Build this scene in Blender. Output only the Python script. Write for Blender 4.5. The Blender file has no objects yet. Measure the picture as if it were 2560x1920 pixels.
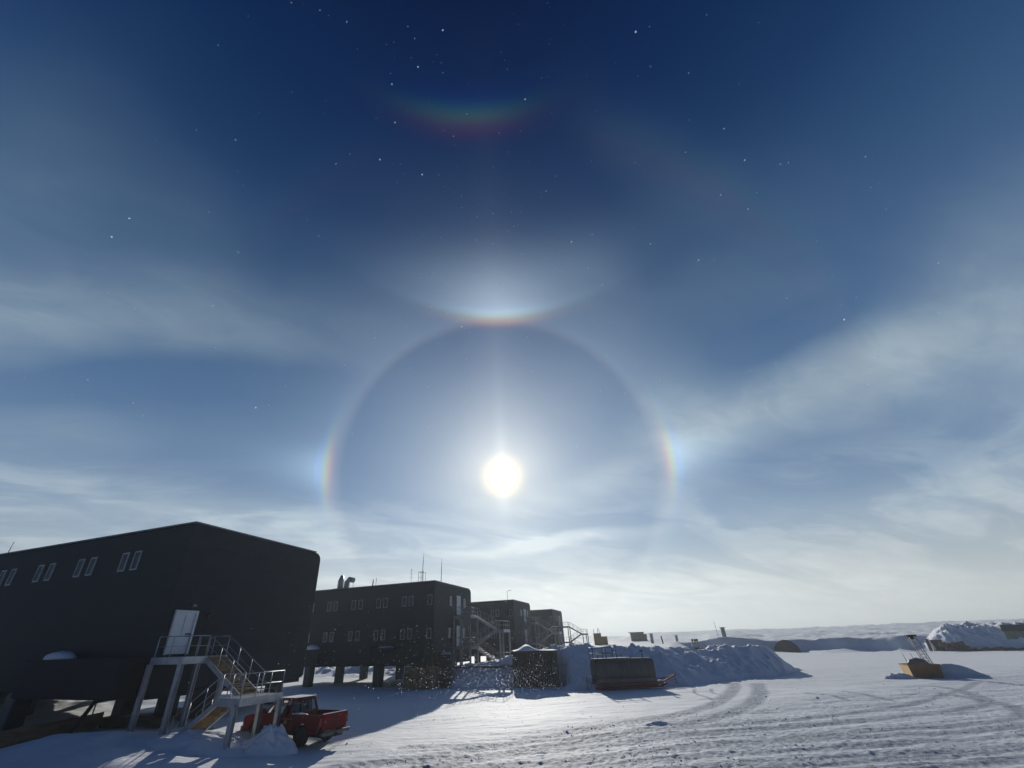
import bpy, math, random
import numpy as np
from mathutils import Vector, Matrix
R = math.radians
random.seed(7)
S = bpy.context.scene
col = S.collection

# ------------------------------------------------------------------ camera
CAMZ = 4.0
def make_camera():
    p, r = R(27.2), R(-1.77)
    f = Vector((0, math.cos(p), math.sin(p))); rt = Vector((1, 0, 0)); up = rt.cross(f)
    rt2 = math.cos(r) * rt + math.sin(r) * up
    up2 = -math.sin(r) * rt + math.cos(r) * up
    cd = bpy.data.cameras.new('camera'); c = bpy.data.objects.new('camera', cd); col.objects.link(c)
    m = Matrix((rt2, up2, -f)).transposed().to_4x4(); m.translation = (0, 0, CAMZ)
    c.matrix_world = m
    cd.sensor_width = 36; cd.lens = 36 * 1022 / 2560
    cd.shift_x = (1280 - 1213) / 2560; cd.shift_y = (1082 - 960) / 2560
    cd.clip_start = .05; cd.clip_end = 20000
    S.camera = c
make_camera()
S.render.engine = 'CYCLES'
S.view_settings.view_transform = 'Standard'; S.view_settings.look = 'None'
S.view_settings.exposure = 0.0; S.view_settings.gamma = 1.0

# ------------------------------------------------------------------ world
SAZ, SEL = 2.36, 20.97
sund = Vector((math.sin(R(SAZ)) * math.cos(R(SEL)), math.cos(R(SAZ)) * math.cos(R(SEL)), math.sin(R(SEL))))
class NB:
    """small helper that writes node maths"""
    def __init__(s, nt): s.nt = nt
    def new(s, t, **k):
        n = s.nt.nodes.new(t)
        for a, b in k.items(): setattr(n, a, b)
        return n
    def put(s, sock, v):
        if isinstance(v, (int, float)): sock.default_value = v
        elif isinstance(v, (tuple, list, Vector)): sock.default_value = tuple(v)
        else: s.nt.links.new(v, sock)
    def m(s, op, a, b=None, c=None, clamp=False):
        n = s.new('ShaderNodeMath', operation=op); n.use_clamp = clamp
        s.put(n.inputs[0], a)
        if b is not None: s.put(n.inputs[1], b)
        if c is not None: s.put(n.inputs[2], c)
        return n.outputs[0]
    def add(s, a, b): return s.m('ADD', a, b)
    def sub(s, a, b): return s.m('SUBTRACT', a, b)
    def mul(s, a, b): return s.m('MULTIPLY', a, b)
    def exp(s, a): return s.m('EXPONENT', a)
    def gauss(s, x, c, w):
        d = s.mul(s.sub(x, c), 1.0 / w)
        return s.exp(s.mul(s.mul(d, d), -1.0))
    def ss(s, x, a, b):
        n = s.new('ShaderNodeMapRange', interpolation_type='SMOOTHSTEP')
        s.put(n.inputs[0], x); n.inputs[1].default_value = a; n.inputs[2].default_value = b
        return n.outputs[0]
    def vm(s, op, a, b=None):
        n = s.new('ShaderNodeVectorMath', operation=op); s.put(n.inputs[0], a)
        if b is not None: s.put(n.inputs[1], b)
        return n
    def scale(s, a, f):
        n = s.new('ShaderNodeVectorMath', operation='SCALE'); s.put(n.inputs[0], a); s.put(n.inputs['Scale'], f)
        return n.outputs[0]
    def vadd(s, a, b): return s.vm('ADD', a, b).outputs[0]
    def comb(s, x, y, z):
        n = s.new('ShaderNodeCombineXYZ')
        for i, v in enumerate((x, y, z)): s.put(n.inputs[i], v)
        return n.outputs[0]
    def mix(s, f, a, b):
        n = s.new('ShaderNodeMix', data_type='RGBA'); s.put(n.inputs[0], f)
        for i, v in ((6, a), (7, b)):
            if isinstance(v, tuple) and len(v) == 3: v = v + (1,)
            s.put(n.inputs[i], v)
        return n.outputs[2]
    def noise(s, vec, scale, detail=4, rough=.5, dist=0):
        n = s.new('ShaderNodeTexNoise'); s.put(n.inputs['Vector'], vec)
        n.inputs['Scale'].default_value = scale; n.inputs['Detail'].default_value = detail
        n.inputs['Roughness'].default_value = rough; n.inputs['Distortion'].default_value = dist
        return n.outputs[0]

def make_world():
    w = bpy.data.worlds.new('World'); S.world = w; w.use_nodes = True
    nt = w.node_tree; nt.nodes.clear(); b = NB(nt)
    out = b.new('ShaderNodeOutputWorld'); bg = b.new('ShaderNodeBackground')
    nt.links.new(bg.outputs[0], out.inputs[0])
    D = b.vm('NORMALIZE', b.new('ShaderNodeTexCoord').outputs['Generated']).outputs[0]
    sx = b.new('ShaderNodeSeparateXYZ'); b.put(sx.inputs[0], D); X, Y, Z = sx.outputs
    deg = 180 / math.pi
    el = b.mul(b.m('ARCSINE', Z), deg)
    az = b.sub(b.mul(b.m('ARCTAN2', X, Y), deg), SAZ)
    th = b.mul(b.m('ARCCOSINE', b.m('MINIMUM', b.vm('DOT_PRODUCT', D, tuple(sund)).outputs['Value'], .9999999)), deg)
    a2, e2 = R(SAZ - .8), R(SEL - .15)
    hc = (math.sin(a2) * math.cos(e2), math.cos(a2) * math.cos(e2), math.sin(e2))
    th2 = b.mul(b.m('ARCCOSINE', b.m('MINIMUM', b.vm('DOT_PRODUCT', D, hc).outputs['Value'], .9999999)), deg)
    # --- clear air: dark navy overhead, pale towards the horizon
    cr = b.new('ShaderNodeValToRGB'); b.put(cr.inputs[0], b.mul(el, 1 / 90))
    stops = [(-.5, (.30, .33, .35)), (0, (.52, .555, .56)), (5, (.36, .43, .47)), (11, (.22, .32, .43)), (18, (.145, .235, .365)),
             (27, (.080, .160, .285)), (36, (.045, .105, .215)), (45, (.022, .066, .155)), (54, (.007, .034, .105)), (63, (.0025, .020, .078)), (75, (.0006, .0085, .047)), (90, (.0005, .006, .04))]
    e = cr.color_ramp.elements
    while len(e) > 1: e.remove(e[-1])
    for i, (p, c) in enumerate(stops):
        x = e[0] if i == 0 else e.new(max(0, p / 90))
        x.position = max(0, p / 90); x.color = c + (1,)
    base = cr.outputs[0]
    sky = b.new('ShaderNodeTexSky', sky_type='NISHITA'); sky.sun_disc = False
    sky.sun_elevation = R(SEL); sky.sun_rotation = R(SAZ); sky.altitude = 2835; sky.dust_density = .3
    base = b.vadd(b.scale(base, .95), b.scale(sky.outputs[0], .0012))
    # --- thin ice cloud: wind-drawn veils with perspective, steered by soft banks
    zc = b.add(b.m('MAXIMUM', Z, 0.0), .16)
    px, py = b.m('DIVIDE', X, zc), b.m('DIVIDE', Y, zc)
    ca, sa = math.cos(R(24)), math.sin(R(24))
    u = b.add(b.mul(px, ca), b.mul(py, sa)); v = b.sub(b.mul(py, ca), b.mul(px, sa))
    pv = b.comb(b.mul(u, .42), b.mul(v, 1.15), 3.1)
    n1 = b.noise(pv, 1.25, 8, .5, .35)
    n2 = b.noise(b.comb(b.mul(u, .8), b.mul(v, 1.7), 9.7), 1.35, 9, .56, 1.1)
    n3 = b.noise(D, 2.2, 3, .5, .3)
    wa = b.mul(b.sub(b.noise(D, 2.3, 4, .5),.5), 11); we = b.mul(b.sub(b.noise(b.vadd(D, (5.3, 1.2, 2.2)), 2.6, 4, .5), .5), 6)
    azw, elw = b.add(az, wa), b.add(el, we)
    banks = [ # az, el, half-width, half-height, tilt, amount
        (-57, 29, 13, 4.5, 24, .55), (-38, 37, 14, 4.5, 14, .42), (-53, 19, 8, 3.5, 10, .34), (-45, 12.5, 18, 3.5, 4, .55), (-25, 12, 12, 3.5, 0, .5),
        (-52, 24.5, 14, 2.4, 26, -.28), (-30, 32, 9, 3, 20, -.16), (-22, 16.5, 9, 2.6, 0, -.25), (-34, 25, 9, 4, 10, .10),
        (30, 24, 11, 3.8, 6, .46), (41, 25, 10, 4.6, 4, .50), (52, 24, 11, 4.5, -10, .62), (61, 27, 8, 7, -20, .5), (26, 28, 5, 5, 0, .3),
        (41, 30.5, 9, 2.8, -6, -.35), (40, 17.5, 10, 2.6, -4, -.22), (48, 11, 14, 3.0, 0, .42), (27, 17, 7, 2.2, 0, .12), (58, 17, 8, 3, 0, .2),
        (18, 39, 11, 8, 15, .22), (38, 40, 9, 6, -30, .16), (36, 53, 14, 4.5, -34, .16), (-50, 42, 10, 7, -20, .22), (-64, 42, 7, 10, 0, .2), (-20, 40, 10, 5, 0, .2),
        (30, 45, 6, 3, 0, -.08), (7, 11.5, 12, .9, 3, 1.2), (-3, 18, 8, 2.2, -8, .30), (14, 19, 12, 2.2, 10, .34), (12, 13.6, 10, 1.3, 0, -.3), (8, 8.8, 12, 1.3, 0, -.3), (-9, 15.8, 8, 1.8, 0, -.18), (0, 4, 60, 3.2, 0, .8), (-10, 52, 12, 7, 20, .07)]
    cl = None
    for (a0, e0, wa_, we_, t, am) in banks:
        c_, s_ = math.cos(R(t)), math.sin(R(t))
        da, de = b.sub(azw, a0), b.sub(elw, e0)
        p = b.mul(b.add(b.mul(da, c_), b.mul(de, s_)), 1 / wa_); q = b.mul(b.sub(b.mul(de, c_), b.mul(da, s_)), 1 / we_)
        g = b.mul(b.exp(b.mul(b.add(b.mul(p, p), b.mul(q, q)), -1)), am)
        cl = g if cl is None else b.add(cl, g)
    cl = b.m('MAXIMUM', cl, 0.0)
    streak = b.add(b.mul(b.ss(n1, .28, .74), .8), b.mul(b.ss(n2, .36, .76), .35))
    veil = b.add(b.mul(cl, b.add(.50, b.mul(streak, .85))), b.mul(b.mul(streak, b.ss(el, 70, 20)), .07))
    lo = b.mul(b.mul(b.ss(n2, .42, .6), b.mul(b.ss(el, 22, 12), b.ss(el, 1, 8))), .34)
    n4 = b.noise(b.comb(b.mul(u, 1.6), b.mul(v, 3.0), 1.7), 2.4, 8, .6, .9)
    veil = b.m('MINIMUM', b.m('MAXIMUM', b.mul(b.add(veil, lo), b.add(.84, b.mul(b.ss(n4, .3, .7), .32))), 0.0), 1.0)
    cc = b.new('ShaderNodeValToRGB'); b.put(cc.inputs[0], b.mul(el, 1 / 90)); e = cc.color_ramp.elements
    e[0].position = 0; e[0].color = (.60, .63, .63, 1); e[1].position = .9; e[1].color = (.03, .06, .12, 1)
    for p, c in ((14, (.46, .54, .58)), (25, (.33, .41, .46)), (38, (.19, .265, .33)), (52, (.085, .135, .20))):
        x = e.new(p / 90); x.color = c + (1,)
    L = b.mix(veil, base, cc.outputs[0])
    # --- brightening around the sun
    L = b.vadd(L, b.scale((1.0, .84, .50), b.mul(b.exp(b.mul(th, -1 / 5.6)), .52)))
    L = b.vadd(L, b.scale((.92, .99, 1.0), b.mul(b.gauss(th, 0, 20), .23)))
    cone = b.mul(b.gauss(b.m('DIVIDE', az, b.add(3.2, b.mul(b.m('MAXIMUM', b.sub(24, b.m('ABSOLUTE', b.sub(el, SEL))), 0), .16))), 0, 1), b.mul(b.ss(el, SEL - 3, SEL + 3), b.exp(b.mul(b.m('MAXIMUM', b.sub(el, SEL), 0), -1 / 9.0))))
    L = b.vadd(L, b.scale((1.0, .93, .80), b.mul(cone, .24)))
    low = b.mul(b.mul(b.gauss(az, 4, 36), b.gauss(el, 2, 9)), .28)
    L = b.vadd(L, b.scale((1.0, .96, .86), low))
    pil = b.mul(b.gauss(az, 0, 1.0), b.add(b.mul(b.gauss(el, SEL + .5, 5.0), .13), b.mul(b.gauss(el, SEL + 7, 10), .03)))
    L = b.vadd(L, b.scale((1, .97, .88), pil))
    # --- 22 degree halo: sharp reddish inner rim, soft outside, slightly darker inside
    wob = b.add(.55, b.mul(n3, .9))
    rim = b.mul(b.ss(th2, 20.7, 22.3), b.exp(b.mul(b.m('MAXIMUM', b.sub(th2, 22.0), 0), -1 / 6.0)))
    rim = b.mul(rim, wob)
    L = b.vadd(L, b.scale((.034, .044, .048), rim))
    L = b.vadd(L, b.scale((.010, .002, -.004), b.mul(b.gauss(th2, 21.5, .7), wob)))
    ins = b.mul(b.ss(th2, 21.6, 20.6), b.ss(th2, 8, 20))
    L = b.vadd(L, b.scale((-.014, -.012, -.006), ins))
    # --- sun dogs
    elt = b.add(el, b.mul(az, .008))
    spot = b.mul(b.gauss(elt, SEL - .1, 3.4), b.ss(b.m('ABSOLUTE', az), 8, 14))
    spw = b.mul(b.gauss(elt, SEL + .3, 7.5), b.ss(b.m('ABSOLUTE', az), 8, 14))
    rr, gg, bb = b.gauss(th2, 22.75, .72), b.gauss(th2, 23.05, .62), b.gauss(th2, 23.6, .6)
    dog = b.comb(b.mul(rr, .20), b.mul(gg, .175), b.mul(bb, .12))
    L = b.vadd(L, b.scale(dog, b.add(b.mul(spot, 1.0), b.mul(spw, .26))))
    tail = b.mul(b.mul(b.ss(th2, 22.8, 24.2), b.exp(b.mul(b.m('MAXIMUM', b.sub(th2, 24), 0), -1 / 3.6))), b.gauss(elt, SEL, 2.6))
    L = b.vadd(L, b.scale((.15, .21, .24), tail))
    # --- upper tangent arc with its bright fan
    ea = b.sub(b.add(el, b.mul(az, .045)), b.add(42.7, b.mul(b.mul(az, az), .0040)))
    win = b.gauss(az, .8, 7.5); win2 = b.gauss(az, .6, 15)
    arc = b.comb(b.mul(b.gauss(ea, -.15, .8), .22), b.mul(b.gauss(ea, .2, .8), .17), b.mul(b.gauss(ea, .7, .9), .08))
    L = b.vadd(L, b.scale(arc, b.add(b.mul(win, .9), b.mul(win2, .12))))
    fan = b.mul(b.mul(b.ss(ea, -.2, 1.2), b.add(.62, b.mul(streak, .55))), b.exp(b.mul(b.m('MAXIMUM', ea, 0), -1 / 3.0)))
    L = b.vadd(L, b.scale((.37, .41, .42), b.mul(fan, b.add(b.mul(win, .78), b.mul(win2, .34)))))
    L = b.vadd(L, b.scale((.085, .105, .11), b.mul(b.mul(b.gauss(el, 47.0, 4.2), b.gauss(az, 1, 17)), b.add(.5, b.mul(streak, .8)))))
    # --- circumzenithal arc
    cw = b.mul(b.gauss(az, -4, 15), b.add(.5, b.mul(n3, .9)))
    cza = b.comb(b.add(b.mul(b.gauss(el, 63.7, 1.0), .036), b.mul(b.gauss(el, 64.7, .9), .034)), b.mul(b.gauss(el, 65.1, 1.0), .072), b.mul(b.gauss(el, 66.2, 1.3), .050))
    L = b.vadd(L, b.scale(cza, b.mul(cw, .58)))
    # --- faint outer arc
    sl = b.comb(b.mul(b.gauss(th, 42.3, 1.6), .030), b.mul(b.gauss(th, 43.6, 1.8), .024), b.mul(b.gauss(th, 45, 2.0), .016))
    L = b.vadd(L, b.scale(b.scale(sl, .3), b.add(b.gauss(az, 40, 16), b.mul(b.gauss(az, -38, 12), .5))))
    # --- the sun itself, blown out
    L = b.vadd(L, b.scale((1.0, .66, .16), b.mul(b.gauss(th, 1.6, 1.3), .42)))
    sunr = b.add(th, b.mul(b.gauss(az, 0, .5), -.35))
    L = b.vadd(L, b.scale((1.0, .97, .92), b.mul(b.ss(sunr, 2.0, 1.3), 2.2)))
    L = b.vm('MULTIPLY', L, b.mix(b.ss(el, 4, 16), (1, 1, 1), (.97, 1.0, 1.06))).outputs[0]
    away = b.add(.30, b.mul(b.ss(th, 92, 58), .70))          # sky opposite the sun, mostly unseen: dimmed to lower the fill
    L = b.scale(L, away)
    L = b.mix(b.ss(th, 58, 80), L, b.vm('MULTIPLY', L, (.5, .85, 1.35)).outputs[0])  # same sky tinted blue to cool the fill in the shade
    nt.links.new(L, bg.inputs[0])
    bg.inputs[1].default_value = 1.0
make_world()

def make_sun():
    l = bpy.data.lights.new('sun', 'SUN'); l.energy = 3.2; l.angle = R(.55); l.color = (1, .96, .87)
    o = bpy.data.objects.new('sun', l); col.objects.link(o)
    o.rotation_euler = (-sund).to_track_quat('-Z', 'Y').to_euler(); o.location = (0, 0, 60)
make_sun()
S.view_settings.exposure = 0.0

# ------------------------------------------------------------------ helpers
def tag(o, label=None, cat=None, group=None, kind=None):
    if label: o['label'] = label
    if cat: o['category'] = cat
    if group: o['group'] = group
    if kind: o['kind'] = kind
    return o
def thing(name, label, cat, loc=(0, 0, 0), rz=0, group=None):
    o = bpy.data.objects.new(name, None); col.objects.link(o); o.empty_display_size = .3
    o.location = loc; o.rotation_euler = (0, 0, rz)
    return tag(o, label, cat, group)
def bez(w): return w
class MB:
    def __init__(s): s.v = []; s.f = []; s.sm = []
    def quad(s, *pts, smooth=False):
        i = len(s.v); s.v += [tuple(p) for p in pts]; s.f.append(tuple(range(i, i + len(pts)))); s.sm.append(smooth); return s
    def box(s, c, d, rot=None):
        c = Vector(c); h = Vector(d) / 2; i = len(s.v)
        for z in (-1, 1):
            for x, y in ((-1, -1), (1, -1), (1, 1), (-1, 1)):
                p = Vector((x * h.x, y * h.y, z * h.z))
                if rot is not None: p = rot @ p
                s.v.append(tuple(c + p))
        for f in ((0, 3, 2, 1), (4, 5, 6, 7), (0, 1, 5, 4), (1, 2, 6, 5), (2, 3, 7, 6), (3, 0, 4, 7)):
            s.f.append(tuple(i + k for k in f)); s.sm.append(False)
        return s
    def bb(s, x0, x1, y0, y1, z0, z1): return s.box(((x0 + x1) / 2, (y0 + y1) / 2, (z0 + z1) / 2), (x1 - x0, y1 - y0, z1 - z0))
    def beam(s, p, q, w, h):
        p, q = Vector(p), Vector(q); d = q - p; L = d.length; d.normalize()
        up = Vector((0, 0, 1)) if abs(d.z) < .95 else Vector((0, 1, 0))
        y = up.cross(d).normalized(); z = d.cross(y)
        return s.box((p + q) / 2, (L, w, h), Matrix((d, y, z)).transposed())
    def tube(s, pts, r, n=8, caps=True):
        pts = [Vector(p) for p in pts]; rs = r if isinstance(r, (list, tuple)) else [r] * len(pts); base = len(s.v); ref = None
        for k, p in enumerate(pts):
            d = (pts[min(k + 1, len(pts) - 1)] - pts[max(k - 1, 0)]).normalized()
            if ref is None: ref = Vector((0, 0, 1)) if abs(d.z) < .9 else Vector((1, 0, 0))
            a = (ref - d * ref.dot(d)).normalized(); ref = a; c = d.cross(a)
            for j in range(n):
                t = 2 * math.pi * j / n; s.v.append(tuple(p + (a * math.cos(t) + c * math.sin(t)) * rs[k]))
        for k in range(len(pts) - 1):
            for j in range(n):
                a0 = base + k * n + j; a1 = base + k * n + (j + 1) % n
                s.f.append((a0, a1, a1 + n, a0 + n)); s.sm.append(True)
        if caps:
            s.f.append(tuple(base + j for j in range(n))[::-1]); s.sm.append(False)
            e = base + (len(pts) - 1) * n; s.f.append(tuple(e + j for j in range(n))); s.sm.append(False)
        return s
    def prism(s, prof, a, bq, smooth=False):
        """prof: list of 3D points (closed loop) at a; extruded by vector bq"""
        n = len(prof); i = len(s.v); bq = Vector(bq); a = Vector(a)
        for p in prof: s.v.append(tuple(a + Vector(p)))
        for p in prof: s.v.append(tuple(a + Vector(p) + bq))
        for k in range(n): s.f.append((i + k, i + (k + 1) % n, i + n + (k + 1) % n, i + n + k)); s.sm.append(smooth)
        s.f.append(tuple(range(i, i + n))[::-1]); s.sm.append(False); s.f.append(tuple(range(i + n, i + 2 * n))); s.sm.append(False)
        return s
    def dome(s, c, rx, ry, h, n=14, m=5, wob=.1, seed=0):
        rnd = random.Random(seed); i = len(s.v); c = Vector(c)
        for k in range(m):
            t = k / m; rr = math.sqrt(1 - t * t) if k else 1
            for j in range(n):
                a = 2 * math.pi * j / n; q = rr * (1 + rnd.uniform(-wob, wob))
                s.v.append((c.x + rx * q * math.cos(a), c.y + ry * q * math.sin(a), c.z + h * t * (1 + (rnd.uniform(-wob, wob) if k else 0))))
        s.v.append((c.x, c.y, c.z + h)); top = len(s.v) - 1
        for k in range(m - 1):
            for j in range(n):
                a0 = i + k * n + j; a1 = i + k * n + (j + 1) % n; s.f.append((a0, a1, a1 + n, a0 + n)); s.sm.append(True)
        for j in range(n): s.f.append((i + (m - 1) * n + j, i + (m - 1) * n + (j + 1) % n, top)); s.sm.append(True)
        s.f.append(tuple(i + j for j in range(n))[::-1]); s.sm.append(False)
        return s
    def build(s, name, mat, parent=None, bevel=0, label=None, segs=2):
        me = bpy.data.meshes.new(name); me.from_pydata(s.v, [], s.f); me.polygons.foreach_set('use_smooth', s.sm); me.update()
        me.materials.append(mat)
        o = bpy.data.objects.new(name, me); col.objects.link(o)
        if parent is not None: o.parent = parent
        if bevel:
            m = o.modifiers.new('bevel', 'BEVEL'); m.width = bevel; m.segments = segs; m.limit_method = 'ANGLE'; m.angle_limit = R(40)
        if label: o['label'] = label
        return o
def copy_tree(o, parent=None):
    c = o.copy(); col.objects.link(c)
    if parent is not None: c.parent = parent
    for ch in [x for x in bpy.data.objects if x.parent == o]: copy_tree(ch, c)
    return c

# ------------------------------------------------------------------ materials
MATS = {}
def mat(name, c1, c2=None, rough=.6, metal=0, scale=3, bump=0, bscale=20, stretch=(1, 1, 1), spec=.5, thr=(.35, .65), lines=None, trans=0):
    if name in MATS: return MATS[name]
    m = bpy.data.materials.new(name); m.use_nodes = True; nt = m.node_tree; b = NB(nt); p = nt.nodes['Principled BSDF']
    tc = b.new('ShaderNodeTexCoord').outputs['Object']
    mp = b.new('ShaderNodeMapping'); b.put(mp.inputs[0], tc); mp.inputs['Scale'].default_value = stretch
    n = b.noise(mp.outputs[0], scale, 6, .6)
    c = b.mix(b.ss(n, *thr), c1, c2 or tuple(x * .8 for x in c1))
    h = None
    if lines:                                   # thin panel joints: (spacing x/y, spacing z, width, dark)
        sp = b.new('ShaderNodeSeparateXYZ'); b.put(sp.inputs[0], tc); xx = b.add(sp.outputs[0], sp.outputs[1]); acc = None
        for v, d in ((xx, lines[0]), (sp.outputs[2], lines[1])):
            fr = b.m('ABSOLUTE', b.sub(b.m('FRACT', b.mul(v, 1 / d)), .5))
            g = b.ss(fr, .5 - lines[2] / d, .5 - lines[2] / d * .4)
            acc = g if acc is None else b.m('MAXIMUM', acc, g)
        c = b.mix(b.mul(acc, lines[3]), c, tuple(x * 2.0 for x in c1)); h = acc
    b.put(p.inputs['Base Color'], c)
    r = b.add(rough - .08, b.mul(n, .16)); b.put(p.inputs['Roughness'], r)
    p.inputs['Metallic'].default_value = metal; p.inputs['Specular IOR Level'].default_value = spec
    if bump:
        bp = b.new('ShaderNodeBump'); bp.inputs['Strength'].default_value = bump; bp.inputs['Distance'].default_value = .02
        b.put(bp.inputs['Height'], b.noise(mp.outputs[0], bscale, 5, .6)); b.put(p.inputs['Normal'], bp.outputs[0])
    MATS[name] = m; return m
def snow_mat(name, fresh=(.80, .82, .85), packed=(.57, .61, .66), bump=.5, attr=False):
    m = bpy.data.materials.new(name); m.use_nodes = True; nt = m.node_tree; b = NB(nt); p = nt.nodes['Principled BSDF']
    pos = b.new('ShaderNodeNewGeometry').outputs['Position']
    mp = b.new('ShaderNodeMapping'); b.put(mp.inputs[0], pos); mp.inputs['Rotation'].default_value = (0, 0, R(-9)); mp.inputs['Scale'].default_value = (.35, 1.3, 1)
    n1 = b.noise(mp.outputs[0], 1.1, 6, .62, .5); n2 = b.noise(pos, 7, 5, .65); n3 = b.noise(mp.outputs[0], 4.5, 5, .65, .3)
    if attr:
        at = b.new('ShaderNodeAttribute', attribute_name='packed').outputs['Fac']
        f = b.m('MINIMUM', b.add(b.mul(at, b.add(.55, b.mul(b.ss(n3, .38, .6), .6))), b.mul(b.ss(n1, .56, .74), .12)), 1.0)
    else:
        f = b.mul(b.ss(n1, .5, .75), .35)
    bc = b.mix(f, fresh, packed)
    if attr: bc = b.mix(b.mul(b.new('ShaderNodeAttribute', attribute_name='rut_shade').outputs['Fac'], b.add(.55, b.mul(b.ss(n2, .35, .65), .45))), bc, (.24, .28, .34))  # ruts: packed snow, with self-shadow of its rough floor put into the colour
    b.put(p.inputs['Base Color'], bc)
    p.inputs['Roughness'].default_value = .72; p.inputs['Specular IOR Level'].default_value = .35
    bp = b.new('ShaderNodeBump'); bp.inputs['Distance'].default_value = .05
    b.put(bp.inputs['Strength'], b.add(bump, b.mul(at, .5)) if attr else bump)
    b.put(bp.inputs['Height'], b.add(b.mul(n2, .5), b.add(n3, b.mul(b.noise(pos, 17, 4, .65), .45)))); b.put(p.inputs['Normal'], bp.outputs[0])
    MATS[name] = m; return m
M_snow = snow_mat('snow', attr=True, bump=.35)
M_pile = snow_mat('pile_snow', fresh=(.86, .88, .92), packed=(.72, .76, .82), bump=.9)
M_cap = snow_mat('cap_snow', bump=.15)
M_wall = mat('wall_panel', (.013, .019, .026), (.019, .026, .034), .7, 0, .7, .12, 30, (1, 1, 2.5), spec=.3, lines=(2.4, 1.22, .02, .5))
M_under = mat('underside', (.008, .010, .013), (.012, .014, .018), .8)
M_steelp = mat('painted_steel_blue', (.025, .034, .040), (.035, .045, .05), .5, 0, 2, .1)
M_frame = mat('window_frame', (.44, .45, .45), (.36, .37, .37), .5, .3)
M_glass = mat('window_glass', (.012, .014, .017), (.018, .02, .024), .12, 0, 1, spec=.8)
M_door = mat('door_white', (.74, .75, .75), (.64, .66, .67), .5, 0, 1.3, thr=(.3, .8))
M_doord = mat('door_seam', (.18, .19, .20), None, .6)
M_dark = mat('black_rubber', (.012, .012, .013), (.02, .02, .02), .75, 0, 8)
M_galv = mat('galvanised_steel', (.50, .51, .52), (.36, .37, .39), .42, .55, 3, .15, 40, thr=(.3, .7))
M_galvd = mat('weathered_steel', (.20, .20, .205), (.14, .14, .145), .5, .4, 2.5, .1, 30)
M_stair = mat('stair_steel', (.40, .40, .41), (.30, .30, .31), .5, .3, 2.5, .1, 30)
M_tread = mat('grating_tread', (.28, .18, .08), (.17, .11, .055), .7, .1, 6, .3, 50)
M_ply = mat('plywood', (.22, .125, .055), (.14, .08, .04), .75, 0, 1.6, .2, 30, (.5, .5, 3))
M_crate = mat('crate_ply', (.34, .18, .07), (.25, .13, .05), .75, 0, 1.6, .2, 30)
M_crate_lit = mat('crate_ply_sunlit', (.62, .40, .19), (.50, .30, .13), .7, 0, 1.6, .2, 30)  # lighter copy of the crate plywood, sunlight on one side put into the colour
M_red = mat('red_paint', (.22, .001, .007), (.16, .001, .006), .48, 0, 3, spec=.15)
M_chrome = mat('bumper_grey', (.09, .095, .10), (.06, .065, .07), .4, .4, 4)
M_lamp = mat('lamp_red', (.22, .01, .015), (.16, .008, .012), .2)
M_sir = mat('siren_red', (.06, .012, .015), None, .6)
M_yel = mat('decal_yellow', (.38, .25, .05), (.28, .16, .03), .5, 0, 14, thr=(.45, .55))
M_grey = mat('decal_grey', (.20, .17, .17), (.14, .08, .09), .5, 0, 14, thr=(.45, .55))
M_cont = mat('container_brown', (.10, .075, .055), (.055, .045, .038), .7, .1, 1.2, .3, 18, (1, 1, .4), thr=(.3, .6))
M_tank = mat('tank_steel', (.085, .08, .075), (.045, .045, .047), .5, .2, 1.5, .25, 12, (2, 1, .5), thr=(.3, .7))
M_tankb = mat('tank_band', (.16, .15, .15), (.11, .105, .105), .6, .2, 2)
M_sledr = mat('sled_red', (.26, .008, .018), (.18, .008, .014), .55, .1, 3, .2)
M_blues = mat('blue_steel', (.045, .07, .095), (.035, .05, .07), .5, .3, 3)
M_tan = mat('tan_panel', (.36, .26, .17), (.30, .22, .14), .7, 0, 2)
M_yelc = mat('yellow_crate', (.40, .30, .16), (.34, .25, .13), .7, 0, 2)
M_post = mat('post_grey', (.30, .33, .35), (.22, .25, .28), .7, 0, 2)
M_brown = mat('debris_brown', (.20, .125, .095), (.075, .055, .05), .85, 0, 1.2, .4, 9, thr=(.4, .6))
M_green = mat('green_panel', (.24, .28, .20), (.16, .20, .14), .7, 0, 1)
M_white = mat('stack_white', (.62, .62, .60), (.50, .50, .48), .5, .1, 2)
M_arch = mat('arch_dark', (.085, .072, .066), (.055, .047, .043), .8, 0, .8, .3, 8)

# ------------------------------------------------------------------ numpy noise
def _h(ix, iy, seed):
    n = (ix.astype(np.int64) * 374761393 + iy.astype(np.int64) * 668265263 + seed * 974634777) & 0x7fffffff
    n = ((n ^ (n >> 13)) * 1274126177) & 0x7fffffff
    return ((n ^ (n >> 16)) & 0xffff) / 65535.0
def vnoise(x, y, seed=0):
    ix, iy = np.floor(x), np.floor(y); fx, fy = x - ix, y - iy
    fx = fx * fx * fx * (fx * (fx * 6 - 15) + 10); fy = fy * fy * fy * (fy * (fy * 6 - 15) + 10)
    a, b_, c, d = _h(ix, iy, seed), _h(ix + 1, iy, seed), _h(ix, iy + 1, seed), _h(ix + 1, iy + 1, seed)
    return (a * (1 - fx) + b_ * fx) * (1 - fy) + (c * (1 - fx) + d * fx) * fy
def fbm(x, y, oct=4, seed=0, g=.5):
    t = 0; a = 1; s = 0
    for i in range(oct): t = t + a * (vnoise(x * 2 ** i + 17.3 * i, y * 2 ** i - 9.1 * i, seed + i) * 2 - 1); s += a; a *= g
    return t / s
def sstep(x, a, b_):
    t = np.clip((x - a) / (b_ - a), 0, 1); return t * t * (3 - 2 * t)
def rot(x, y, a):
    c, s = math.cos(R(a)), math.sin(R(a)); return x * c + y * s, -x * s + y * c
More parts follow.
